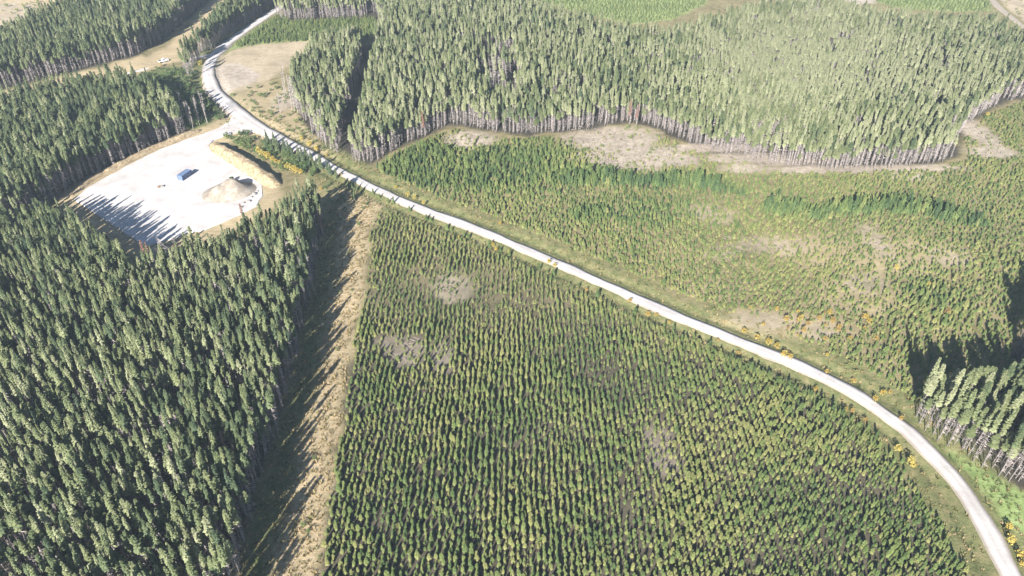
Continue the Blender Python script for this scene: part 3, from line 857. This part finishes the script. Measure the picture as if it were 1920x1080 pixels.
vis = (px > 5) & (px < 1915) & (py < 1074)
order = np.argsort(np.where(vis, dd, 1e9))[:300]
single = np.zeros(n, bool); single[order] = True
hz = height(x, y)
yp = {}
for i in np.where(single)[0]:
    kk = random.randrange(len(YOUNG.whole))
    if kk not in yp:
        o = yp[kk] = bpy.data.objects.new('young_pine', YOUNG.whole[kk])
    else:
        o = yp[kk].copy()
    COL.objects.link(o)
    o.location = (x[i], y[i], hz[i]); o.rotation_euler = (0, 0, random.uniform(0, 6.28)); o.scale = (sc[i], sc[i], sz[i])
    o['tint'] = float(tint[i])
    ty = 'dark green' if tint[i] < 0.42 else 'olive green' if tint[i] < 0.68 else 'yellowish green'
    sw = 'small' if sz[i] < 0.85 else 'large' if sz[i] > 1.12 else 'medium sized'
    row_ = 'at the lowest row ends' if py[i] > 1040 else 'a few trees up the rows'
    side = row_ + ' ' + ('beside the tan grass strip' if px[i] < 720 else 'left of the bottom centre' if px[i] < 960 else 'right of the bottom centre' if px[i] < 1250 else 'between bottom centre and road' if px[i] < 1560 else 'near the curving gravel road')
    tag(o, f'{sw} {ty} young pine {side}'.replace('medium sized', 'middling'), 'young pine', 'young pines planted in rows')
m_ = ~single
scatter('young_pine_plantation', YOUNG, x[m_], y[m_], sc[m_], tint[m_], sz[m_])

# ------------------------------------------------------------------ regrowth beyond the road
x, y = grid_pts(regrowth, 1.48, 1.34, 0.48)
k = clear_of(x, y, 11.0)
x, y = x[k], y[k]
thin = np.zeros(len(x)); grow = np.zeros(len(x))
for b_ in [(1150, 262, 28, 17, .92), (1190, 290, 24, 18, .9), (1110, 300, 16, 9, .9), (1260, 300, 18, 8, .85), (885, 262, 16, 13, .75), (1440, 297, 36, 8, .95), (1410, 316, 18, 6, .8), (1330, 278, 30, 6, .95), (1830, 246, 10, 21, .95), (1860, 285, 16, 8, .85),
           (1640, 450, 7, 14, .7), (1620, 530, 10, 9, .6), (1440, 460, 18, 8, .6), (1430, 600, 15, 7, .75), (1530, 620, 9, 7, .6), (1780, 480, 12, 8, .4), (1330, 400, 12, 9, .4), (1560, 318, 42, 5, .9), (1700, 316, 32, 4, .9)]:
    thin = np.maximum(thin, b_[4] * blob(x, y, *b_[:4]))
for b_ in [(760, 305, 30, 24, 1.0), (980, 315, 42, 26, .8), (860, 330, 32, 18, .8), (1200, 400, 34, 14, .5), (1750, 560, 16, 12, .4)]:
    grow = np.maximum(grow, b_[4] * blob(x, y, *b_[:4]))
for ln, wdt, a_ in (([(880, 300), (905, 296)], 3, 1.2), ([(1075, 342), (1140, 340), (1200, 348), (1260, 342), (1330, 352), (1390, 366)], 3.6, 2.0), ([(1095, 404), (1120, 400)], 6, 1.1), ([(1450, 392), (1540, 402), (1640, 392), (1730, 398), (1830, 418)], 4.0, 1.75), ([(1600, 385), (1700, 378), (1800, 400)], 4, .9), ([(1480, 390), (1600, 396)], 4, .8)):
    d = seg_dist(GP(ln), x, y) + 9 * (fnoise(x, y, 8, 19) - .45)
    grow = np.maximum(grow, a_ * (1 - sstep(wdt * .5, wdt * 1.5, d)))
dn = fnoise(x, y, 26, 71); d2 = vnoise(x, y, 8, 73)
for b_ in [(1500, 612, 28, 10, .3), (1600, 560, 22, 13, .25), (1700, 480, 26, 17, .25), (1560, 470, 32, 15, .25)]:
    thin = np.maximum(thin, b_[4] * blob(x, y, *b_[:4]))
k = rng.random(len(x)) > np.clip(np.maximum(thin * (1 - np.minimum(grow, 1)), 0) + 0.05 + 0.35 * np.clip(0.45 - d2, 0, 1), 0, .97)
x, y, dn, grow, thin = x[k], y[k], dn[k], grow[k], thin[k]
n = len(x)
sc = np.clip(rng.normal(0.64, 0.17, n), .25, 1.2) * (0.85 + 0.4 * (dn - .4)) * (1 + 0.5 * grow) * (1 - 0.3 * thin)
sz = sc * np.clip(rng.normal(1, .13, n), .7, 1.35) * (1 + 0.4 * grow)
tint = np.clip(0.72 + 0.55 * (dn - .5) + rng.normal(0, .18, n) - 0.30 * np.minimum(grow, 1.3) + 0.30 * thin + 0.4 * (rng.random(n) < .06), 0, 1)
scatter('young_pine_regrowth', REGEN, x, y, sc, tint, sz)

# small far plantations
x, y = grid_pts(np.vstack([young_far]), 2.0, 1.8, 0.4); k = clear_of(x, y, 7)
x, y = x[k], y[k]; n = len(x)
xs, ys_ = [x], [y]
for f in (field_n, field_ne):
    a, b_ = grid_pts(f, 2.4, 2.0, 0.3); xs.append(a); ys_.append(b_)
X, Y = np.concatenate(xs), np.concatenate(ys_)
s_ = np.concatenate([np.full(n, 0.95), np.full(len(X) - n, 0.62)]) * np.clip(rng.normal(1, .16, len(X)), .5, 1.4)
scatter('young_pine_plantation', YOUNG, X, Y, s_, np.clip(rng.normal(0.6, .14, len(X)), 0, 1))

# ------------------------------------------------------------------ low shrubs and grass
X, Y, S, T = [], [], [], []
def sow(poly, step, prob, s0, t0, ts=.15, excl=6.0):
    a, b_ = grid_pts(poly, step, step, .48)
    k = (rng.random(len(a)) < prob) & clear_of(a, b_, excl, 1.0)
    X.append(a[k]); Y.append(b_[k]); S.append(np.clip(rng.normal(s0, .25 * s0, k.sum()), .25, 3)); T.append(np.clip(rng.normal(t0, ts, k.sum()), 0, 1))
sow(clearing, 2.6, .55, .95, .3); sow(waste_e, 3.0, .4, .7, .5)
sow(regrowth, 3.2, .35, .55, .8, .15, 8.0); sow(plantation, 3.0, .22, .45, .9, .1, 7.0)
sow(GP([(405, 255), (470, 246), (520, 268), (560, 296), (600, 322), (585, 335), (535, 325), (480, 292), (425, 262)]), 2.0, .7, .85, .35, .15, 6.0)
sow(GP([(590, 330), (650, 345), (655, 370), (640, 420), (600, 420)]), 3.0, .35, .7, .3)
sow(green_wedge, 4.0, .05, .35, .5)
sow(tan_strip, 5.0, .16, .5, .45)
sow(field_nw, 4, .3, .8, .85); sow(field_corner, 4, .3, .7, .9)
scatter('undergrowth', GSHRUB, np.concatenate(X), np.concatenate(Y), np.concatenate(S), np.concatenate(T))
X, Y, S, T = [], [], [], []
sow(tan_strip, .95, .55, 1.0, .78, .16, 5.6); sow(green_wedge, 1.0, .5, .7, .34, .08, 5.6)
d_ = 5.2
lo = np.stack([ROADXY[:, 0], ROADXY[:, 1]], 1)[:150]
for off_a, off_b, pr in ((3.6, 12.0, .5),):
    for _ in range(14):
        dv = np.gradient(lo, axis=0); dv /= np.linalg.norm(dv, axis=1)[:, None]
        nv = np.stack([-dv[:, 1], dv[:, 0]], 1)
        sgn = np.where(rng.random(len(lo)) < .5, 1, -1); of = rng.uniform(off_a, off_b, len(lo))
        q_ = lo + nv * (sgn * of)[:, None] + rng.uniform(-1.2, 1.2, lo.shape)
        X.append(q_[:, 0]); Y.append(q_[:, 1]); S.append(rng.uniform(.6, 1.3, len(lo))); T.append(np.clip(rng.normal(.55, .2, len(lo)), 0, 1))
scatter('long_grass', TUFT, np.concatenate(X), np.concatenate(Y), np.concatenate(S), np.concatenate(T))

# fallen wood left lying on the bare patches
X, Y = [], []
for a_, b_, rx_, ry_, n_ in [(1150, 262, 24, 14, 90), (1190, 290, 20, 15, 60), (1110, 300, 14, 8, 50), (885, 262, 14, 10, 50), (1330, 280, 28, 5, 70), (1440, 300, 30, 6, 70), (1840, 260, 9, 18, 40), (760, 655, 7, 8, 9), (850, 545, 7, 9, 8), (1245, 850, 5, 10, 6), (1640, 450, 6, 12, 9), (1440, 460, 15, 6, 9)]:
    gx_, gy_ = G(a_, b_)
    X.append(gx_ + rng.normal(0, rx_ * .5, n_)); Y.append(gy_ + rng.normal(0, ry_ * .5, n_))
X, Y = np.concatenate(X), np.concatenate(Y)
scatter('slash_debris', SLASH, X, Y, rng.uniform(.6, 1.2, len(X)), np.full(len(X), .8))

# ------------------------------------------------------------------ single trees and shrubs one can pick out
def put(kind, name, spots, cat, group, labeller, hscale):
    for k, s in enumerate(spots):
        px_, py_, sc_, ti = s
        gx_, gy_ = G(px_, py_)
        z = float(height(np.array([gx_]), np.array([gy_]))[0])
        place_tree(name, kind, gx_, gy_, z, sc_, sc_ * hscale * random.uniform(.9, 1.1), ti, labeller(k, s), cat, group)
# yellow birch clump row behind the earth bank
spots = [(486 + 6.6 * k + random.uniform(-1.5, 1.5), 291 + 3.1 * k + random.uniform(-1.5, 1.5), random.uniform(.75, 1.15), random.uniform(.55, .95)) for k in range(13)]
put(SHRUB, 'autumn_shrub', spots, 'shrub', 'yellow shrubs in a row behind the earth bank', lambda k, s: 'golden yellow shrub in the row between earth bank and road', 1.0)
# yellow and orange shrubs along the road
spots = [(566, 262, .9, .8), (580, 272, 1.0, .8), (594, 280, .9, .75), (612, 292, .6, .7), (640, 330, .5, .6), (602, 356, .6, .6), (404, 135, .0, 0), (376, 120, 1.1, .95), (302, 126, .9, .55),
         (765, 368, .7, .8), (778, 374, .8, .85), (795, 384, .7, .8), (742, 352, .6, .7), (938, 422, .6, .6), (860, 447, .5, .6), (923, 460, .8, .75), (930, 470, .6, .65), (1030, 494, .7, .7), (1040, 500, .6, .75), (955, 472, .5, .7),
         (1100, 545, .5, .4), (1180, 566, .6, .45), (1215, 590, .7, .5), (1230, 592, .5, .6), (1255, 605, .5, .55), (1345, 640, .5, .5), (1385, 662, .5, .4), (1530, 732, .6, .55), (1585, 770, .5, .5), (1597, 774, .6, .4), (1622, 790, .5, .35),
         (1682, 845, .8, .9), (1704, 868, .8, .9), (1711, 876, .6, .8), (1890, 990, .8, .75), (1893, 1015, .9, .85), (1908, 1044, .8, .7), (1918, 1062, .7, .7),
         (1395, 622, .7, .6), (1418, 636, .8, .6), (1440, 645, .9, .7), (1455, 652, .8, .65), (1470, 668, .8, .6), (1480, 672, .7, .55), (1550, 700, .6, .5), (1655, 740, .7, .6), (1668, 738, .5, .5), (1640, 752, .7, .55), (1600, 716, .6, .5), (1690, 788, .6, .45),
         (1475, 604, .9, .5), (1498, 602, .8, .55), (1515, 612, .7, .4), (1555, 590, .7, .7), (1560, 606, .8, .35), (1572, 618, .7, .4), (1620, 600, .9, .6), (1628, 606, .8, .65), (1640, 640, .7, .4), (1775, 588, .8, .2), (1680, 505, .8, .85), (1740, 535, .6, .8), (1455, 583, .6, .5),
         (1590, 640, .7, .5), (1505, 625, .7, .45), (1545, 640, .6, .4), (1535, 600, .6, .45), (450, 105, 0, 0), (451, 52, 1.0, .2), (458, 47, .9, .15), (475, 38, 1.1, .1), (482, 34, .9, .15), (503, 20, 1.1, .5), (415, 76, .9, .35), (1850, 218, .9, .8)]
spots = [s for s in spots if s[2] > 0]
def shrub_label(k, s):
    c = 'rusty orange' if s[3] < .38 else 'orange yellow' if s[3] < .58 else 'bright yellow' if s[3] > .74 else 'golden yellow'
    x_, y_ = s[0], s[1]
    if y_ < 60: return f'{c} shrub under the dark pines beside the far gravel road'
    if y_ < 140: return f'{c} shrub beside the far gravel side road'
    if x_ > 1845 and y_ > 900: return f'{c} shrub between gravel road and bright green grass'
    if y_ < 230: return f'{c} shrub at the corner of the far pine stand'
    if x_ < 660: return f'{c} shrub by the shaded stretch of gravel road'
    # above or below the road?
    gx_, gy_ = G(x_, y_)
    i = int(np.argmin(np.hypot(ROADXY[:, 0] - gx_, ROADXY[:, 1] - gy_)))
    beyond = gy_ > ROADXY[i][1]
    dist = float(np.hypot(*(ROADXY[i] - (gx_, gy_))))
    if dist > 14: return f'{c} shrub among the young pines beyond the road'
    return f'{c} shrub on the far verge of the gravel road' if beyond else f'{c} shrub on the plantation side verge of the gravel road'
put(SHRUB, 'autumn_shrub', spots, 'shrub', 'autumn shrubs along the gravel road', shrub_label, 0.95)
# more orange brush among the regrowth
sp = []
for _ in range(16):
    a, b_ = random.gauss(1560, 70), random.gauss(620, 34)
    gx_, gy_ = G(a, b_)
    if inside(regrowth, np.array([gx_]), np.array([gy_]))[0] and seg_dist(ROADXY, np.array([gx_]), np.array([gy_]))[0] > 9:
        sp.append((a, b_, random.uniform(.35, .62), random.uniform(.2, .7)))
put(SHRUB, 'autumn_shrub', sp, 'shrub', 'autumn shrubs among the young pines', lambda k, s: ('small ' if s[2] < .44 else 'broad ' if s[2] > .54 else '') + ('rusty orange' if s[3] < .38 else 'orange yellow' if s[3] < .58 else 'golden yellow') + ' shrub among young pines ' + ('close above the road verge' if s[1] > 640 else 'left of the shaded stand' if s[0] > 1610 else 'on the dry patch above the road'), 0.9)

# young spruces and pines along the shaded road stretch and the plantation-side verge
sp = [(505 + 9 * k + random.uniform(-3, 3), 268 + 4.6 * k + random.uniform(-3, 4), random.uniform(.7, 1.15), random.uniform(.25, .55)) for k in range(15)]
sp += [(500 + 10 * k, 276 + 4.4 * k + random.uniform(-2, 3), random.uniform(.45, .8), random.uniform(.25, .55)) for k in range(10)]
put(SPRUCE, 'spruce_tree', sp, 'spruce tree', 'young spruces along the shaded road', lambda k, s: ('tall ' if s[2] > .92 else 'low ' if s[2] < .62 else '') + ('dark' if s[3] < .4 else 'mid') + ' green young spruce on the shaded verge ' + ('near the pad entrance' if s[0] < 545 else 'behind the yellow shrub row' if s[0] < 590 else 'near the head of the grass strip'), 1.05)
sp = [(345, 150, 1.0, .4), (352, 162, .8, .35), (330, 140, .9, .35), (366, 178, .7, .35), (395, 205, .8, .45), (410, 214, .8, .5), (418, 222, .7, .45), (385, 215, .7, .4), (335, 168, .7, .3), (360, 195, .6, .3)]
put(SPRUCE, 'spruce_tree', sp, 'spruce tree', 'spruces in the shaded clearing', lambda k, s: 'bushy dark green spruce in the shaded clearing near the road bend', 1.0)
sp = [(664, 372, .85, .5), (668, 356, .6, .5), (655, 352, .5, .5)]
put(SPRUCE, 'spruce_tree', sp, 'spruce tree', 'spruces at the head of the grass strip', lambda k, s: ['tall', 'shorter', 'smallest'][k] + ' light green spruce at the head of the tan grass strip', 1.1)
sp = []
for px_, py_ in [(700, 364), (712, 371), (728, 380), (738, 382), (768, 396), (800, 412), (808, 414), (838, 428), (846, 431), (870, 442), (878, 446), (918, 462), (938, 470), (955, 479), (1012, 504), (1026, 512), (1038, 516), (1085, 538), (1120, 556), (1190, 588), (1245, 614), (1262, 620), (1300, 640), (1330, 652), (1372, 672), (1440, 706), (1460, 716), (1478, 726), (1545, 762), (1560, 772), (1642, 822), (1690, 868), (1605, 802)]:
    sp.append((px_, py_, random.uniform(.7, 1.05), random.uniform(.25, .65)))
put(YOUNG, 'verge_pine', sp, 'young pine', 'small pines along the road verge', lambda k, s: ('dark' if s[3] < .38 else 'mid') + ' green small pine on the plantation side verge throwing shade on the road', 1.15)
# a few tall pines between the side road and the clearing
for k_, (a_, b_) in enumerate([(346, 134), (352, 142), (357, 136), (360, 147), (351, 130), (363, 140), (356, 150)]):
    x_, y_ = G(a_, b_)
    place_tree('pine_tree', PINE, x_, y_, 0.0, random.uniform(.8, 1.1), random.uniform(.85, 1.1), random.uniform(.5, .75), 'tall pine of the small clump between side road and shaded clearing', 'pine tree', 'pine clump between side road and clearing')
# one bright broad crown in the left stand
put(PINE, 'birch_tree', [(562, 520, 1.4, .78)], 'birch tree', None, lambda k, s: 'pale yellow green pointed tree taller than its neighbours near the grass strip', 1.02)
# red dead pines and bare grey stems
sp = [(222, 505, .95, .5), (228, 512, .9, .6), (283, 520, 1.0, .3), (292, 525, .95, .5), (352, 525, .9, .8), (344, 520, .8, .8), (362, 530, .8, .7), (466, 440, .9, .5), (270, 648, .9, .5), (283, 660, .9, .8), (385, 720, .8, .9), (185, 838, .8, .4), (470, 566, .8, .5), (370, 745, .9, .8), (600, 430, .9, .95), (605, 445, .9, .9), (1180, 236, .9, .6), (1192, 238, .8, .5), (797, 258, .9, .5), (135, 560, .8, .9), (130, 520, .8, .9)]
def dead_label(k, s):
    x_, y_ = s[0], s[1]
    w_ = 'rusty red' if s[3] < .65 else 'greyish brown'
    if y_ < 300: return f'{w_} dead pine at the front edge of the far stand'
    if y_ < 535 and x_ < 480: return f'{w_} dead pine just below the gravel pad'
    if x_ > 580: return f'{w_} dead pine leaning over the head of the grass strip'
    return f'{w_} dead pine standing among green pines left of the strip'
put(DEAD, 'dead_pine', sp, 'dead pine', 'dead pines among the green ones', dead_label, 1.0)
sp = []
for a, b_, n_, sx_, sy_ in [(560, 530, 12, 20, 22), (640, 30, 0, 1, 1), (330, 520, 6, 30, 8), (938, 165, 14, 22, 18), (430, 590, 8, 24, 14), (360, 228, 12, 30, 12), (555, 195, 12, 16, 22), (600, 255, 8, 20, 14)]:
    for _ in range(n_): sp.append((random.gauss(a, sx_ * .6), random.gauss(b_, sy_ * .6), random.uniform(.75, 1.1), .9))
def bare_label(k, s):
    x_, y_ = s[0], s[1]
    if x_ > 800: return 'bare grey tree in the dead gap of the far pine stand'
    if x_ > 480 and y_ < 300: return 'bare grey tree at the edge of the waste ground by the road'
    if y_ < 300: return 'bare grey tree behind the grass bank of the gravel pad'
    return 'bare grey dead tree among the pines between pad and grass strip'
put(BARE, 'bare_tree', sp, 'bare tree', 'bare grey trees among the pines', bare_label, 1.0)

# ------------------------------------------------------------------ things on the pad and side road
def box_v(x0, x1, y0, y1, z0, z1):
    V = [(x0, y0, z0), (x1, y0, z0), (x1, y1, z0), (x0, y1, z0), (x0, y0, z1), (x1, y0, z1), (x1, y1, z1), (x0, y1, z1)]
    F = [(3, 2, 1, 0), (4, 5, 6, 7), (0, 1, 5, 4), (1, 2, 6, 5), (2, 3, 7, 6), (3, 0, 4, 7)]
    return V, F
def boxes(name, lst, mat, parent):
    V, F = [], []
    for bx in lst:
        v, f = box_v(*bx); n = len(V)
        V += v; F += [tuple(i + n for i in q_) for q_ in f]
    return mesh_obj(name, V, F, mat, parent)
def paint(name, col_, rough=0.5, dirt=0.25):
    d = tuple(c * (1 - dirt) for c in col_)
    return noise_mat(name, [(0.35, d), (0.6, col_)], 1.2, rough)
M['blue'] = paint('faded_blue_paint', (0.125, 0.175, 0.275))
M['blue_dark'] = paint('dark_blue_paint', (0.10, 0.16, 0.32))
M['steel'] = paint('grey_steel', (0.30, 0.31, 0.33))
M['white'] = paint('white_paint', (0.72, 0.72, 0.74), .4, .1)
M['glass'] = paint('dark_glass', (0.03, 0.035, 0.045), .1)
M['rubber'] = paint('black_rubber', (0.025, 0.025, 0.025), .8)
M['red'] = paint('red_lens', (0.5, 0.05, 0.05), .3)
M['stone'] = noise_mat('grey_stone', [(0.3, (0.16, 0.15, 0.14)), (0.7, (0.36, 0.34, 0.32))], 1.5, .9, .1)
M['wood'] = noise_mat('weathered_wood', [(0.3, (0.11, 0.075, 0.055)), (0.7, (0.22, 0.16, 0.12))], 2.5, .9)

# shipping container
p0, p1 = np.array(G(337, 341)), np.array(G(359, 326))
rz = math.atan2(p1[1] - p0[1], p1[0] - p0[0])
cc = (p0 + p1) / 2
ctn = thing('shipping_container', 'blue steel shipping container standing alone in the middle of the gravel pad', 'shipping container', (cc[0], cc[1], 0.29), rz)
Lh, Wh, Hh = 2.9, 1.2, 2.2
V, F = [], []
for s in (-1, 1):                        # corrugated long sides
    n0 = len(V); n_ = 40
    for k in range(n_ + 1):
        xx = -Lh + 0.12 + (2 * Lh - 0.24) * k / n_; dp = 0.04 * (1 if (k // 2) % 2 else -1) * -1
        yy = s * (Wh - 0.06) + s * dp * 0.6
        V += [(xx, yy, 0.22), (xx, yy, Hh - 0.10)]
    for k in range(n_):
        f = (n0 + 2 * k, n0 + 2 * k + 2, n0 + 2 * k + 3, n0 + 2 * k + 1)
        F.append(f if s < 0 else f[::-1])
mesh_obj('side_wall', V, F, M['blue'], ctn)
V, F = [], []
for k in range(41):                      # roof with shallow ribs
    xx = -Lh + 0.1 + (2 * Lh - 0.2) * k / 40; zz = Hh - 0.05 + 0.025 * (1 if (k // 2) % 2 else -1)
    V += [(xx, -Wh + 0.06, zz), (xx, Wh - 0.06, zz)]
F = [(2 * k, 2 * k + 2, 2 * k + 3, 2 * k + 1) for k in range(40)]
mesh_obj('roof', V, F, M['blue'], ctn)
fr = []
for sx_ in (-1, 1):
    for sy_ in (-1, 1):
        fr.append((sx_ * Lh - .1, sx_ * Lh + .1, sy_ * Wh - .08, sy_ * Wh + .08, 0, Hh + .02))
for sy_ in (-1, 1):
    for z0 in (0.06, Hh - .14): fr.append((-Lh + .101, Lh - .101, sy_ * Wh - .06, sy_ * Wh + .06, z0, z0 + .16))
for sx_ in (-1, 1):
    for z0 in (0.06, Hh - .14): fr.append((sx_ * Lh - .06, sx_ * Lh + .06, -Wh + .081, Wh - .081, z0, z0 + .16))
boxes('frame', fr, M['blue_dark'], ctn)
boxes('end_wall', [(Lh - .05, Lh + .02, -Wh + .09, Wh - .09, .221, Hh - .141)], M['blue'], ctn)
for s in (-1, 1):
    d = boxes('door', [(-Lh - .03, -Lh + .04, min(s * .01, s * (Wh - .09)), max(s * .01, s * (Wh - .09)), .221, Hh - .141)], M['blue'], ctn)
    boxes('lock_bar', [(-Lh - .07, -Lh - .031, s * .35 - .025, s * .35 + .025, .25, Hh - .2), (-Lh - .07, -Lh - .031, s * .85 - .025, s * .85 + .025, .25, Hh - .2)], M['steel'], d)

# dark low heap of stumps beside it
def rock(name, loc, size, mat, seed, sq=(1, 1, .7), parent=None):
    import bmesh
    bm = bmesh.new(); bmesh.ops.create_icosphere(bm, subdivisions=2, radius=size)
    r = random.Random(seed); off = [r.uniform(0, 50) for _ in range(2)]
    for v in bm.verts:
        nn = 0.7 + 0.6 * float(vnoise(np.array([v.co.x / size * 2 + off[0] + v.co.z]), np.array([v.co.y / size * 2 + off[1]]), 1.1, seed)[0])
        v.co = (v.co.x * nn * sq[0], v.co.y * nn * sq[1], v.co.z * nn * sq[2])
    m = bpy.data.meshes.new(name); bm.to_mesh(m); bm.free(); m.materials.append(mat)
    o = bpy.data.objects.new(name, m); COL.objects.link(o); o.location = loc; o.parent = parent
    return o
g0 = G(302, 352)
sh = thing('stump_heap', 'small low dark heap of stumps and stones left of the blue container', 'stump heap', (g0[0], g0[1], .27), .4)
rock('stone', (.5, .15, .3), .62, M['stone'], 3, parent=sh); rock('stone', (1.0, -.1, .2), .4, M['stone'], 5, parent=sh)
rock('stump', (-.35, 0, .4), .7, M['wood'], 8, (1.1, .8, .8), sh); rock('stump', (-.9, .2, .25), .45, M['wood'], 9, (1, 1, .8), sh)
for a, b_, s_ in ((478, 365, .9), (471, 371, .55), (466, 379, .8), (457, 382, .5), (452, 390, .75), (483, 360, .5)):
    x_, y_ = G(a, b_)
    tag(rock('boulder', (x_, y_, .35), s_ * 1.1, M['stone'], int(a)), 'grey boulder in the short line on the right rim of the gravel pad', 'boulder', 'boulders on the right rim of the gravel pad')
# weeds on the dark flank of the heap
sp = [(440 + random.gauss(0, 6), 350 + random.gauss(0, 9), random.uniform(.5, .9), .15) for _ in range(13)]
for a, b_, s_, ti in sp:
    x_, y_ = G(a, b_)
    o = place_tree('green_shrub', GSHRUB, x_, y_, 0.8, s_, s_, ti, 'dark green weedy bush on the shaded flank of the gravel heap', 'bush', 'bushes on the flank of the gravel heap')

# pale pickup on the side road, seen past the trees
x_, y_ = G(307, 117)
tk = thing('pickup_truck', 'white pickup truck parked on the gravel side road beside the pines', 'pickup truck', (x_, y_, .32), math.atan2(spur[5][1] - spur[12][1], spur[5][0] - spur[12][0]))
V, F = [], []
prof = [(-2.7, .55), (-2.7, 1.15), (-.75, 1.18), (-.55, 1.85), (.75, 1.88), (1.35, 1.25), (2.55, 1.12), (2.75, .95), (2.75, .5)]
for s in (-1, 1):
    for (xx, zz) in prof: V.append((xx, s * (.95 if zz < 1.3 else .75), zz))
k_ = len(prof)
F = [tuple(range(k_)), tuple(range(2 * k_ - 1, k_ - 1, -1))] + [(i + 1, i, i + k_, i + 1 + k_) for i in range(k_ - 1)] + [(0, k_ - 1, 2 * k_ - 1, k_)]
mesh_obj('body', V, F, M['white'], tk)
boxes('bed_liner', [(-2.55, -.85, -.8, .8, 1.10, 1.185)], M['rubber'], tk)
V = [(.80, -.70, 1.84), (.80, .70, 1.84), (1.36, .84, 1.29), (1.36, -.84, 1.29)]; V = [(a + .02, b_, c + .015) for a, b_, c in V]
mesh_obj('windscreen', V, [(0, 3, 2, 1)], M['glass'], tk)
for s in (-1, 1):
    mesh_obj('side_window', [(-.5, s * .775, 1.78), (.7, s * .775, 1.80), (1.15, s * .93, 1.34), (-.6, s * .93, 1.32)], [(0, 1, 2, 3) if s < 0 else (3, 2, 1, 0)], M['glass'], tk)
    boxes('tail_light', [(-2.73, -2.68, s * .8 - .1, s * .8 + .1, .8, 1.1)], M['red'], tk)
    boxes('headlight', [(2.68, 2.78, s * .7 - .15, s * .7 + .15, .78, .95)], M['glass'], tk)
    for xx in (-1.75, 1.75):
        V, F = [], []
        for a in range(16):
            an = 2 * math.pi * a / 16
            for yy in (.75, 1.0): V.append((xx + .40 * math.cos(an), s * yy, .40 + .40 * math.sin(an)))
        F = [(2 * a, 2 * a + 1, (2 * a + 3) % 32, (2 * a + 2) % 32) for a in range(16)] + [tuple(range(0, 32, 2)), tuple(range(31, 0, -2))]
        mesh_obj('wheel', V, F, M['rubber'], tk)

# ------------------------------------------------------------------ haze
hz_ = bpy.data.materials.new('air_haze')
t, N, L = nodes(hz_)
N.remove(N['Principled BSDF'])
pv = N.new('ShaderNodeVolumePrincipled')
pv.inputs['Color'].default_value = (0.70, 0.85, 1.0, 1)
pv.inputs['Density'].default_value = 0.00015
L.new(pv.outputs[0], N['Material Output'].inputs['Volume'])
V, F = box_v(-5600, 5600, -4400, 7400, -3.0, 153.0)
h = mesh_obj('haze', V, F, hz_); h['kind'] = 'stuff'
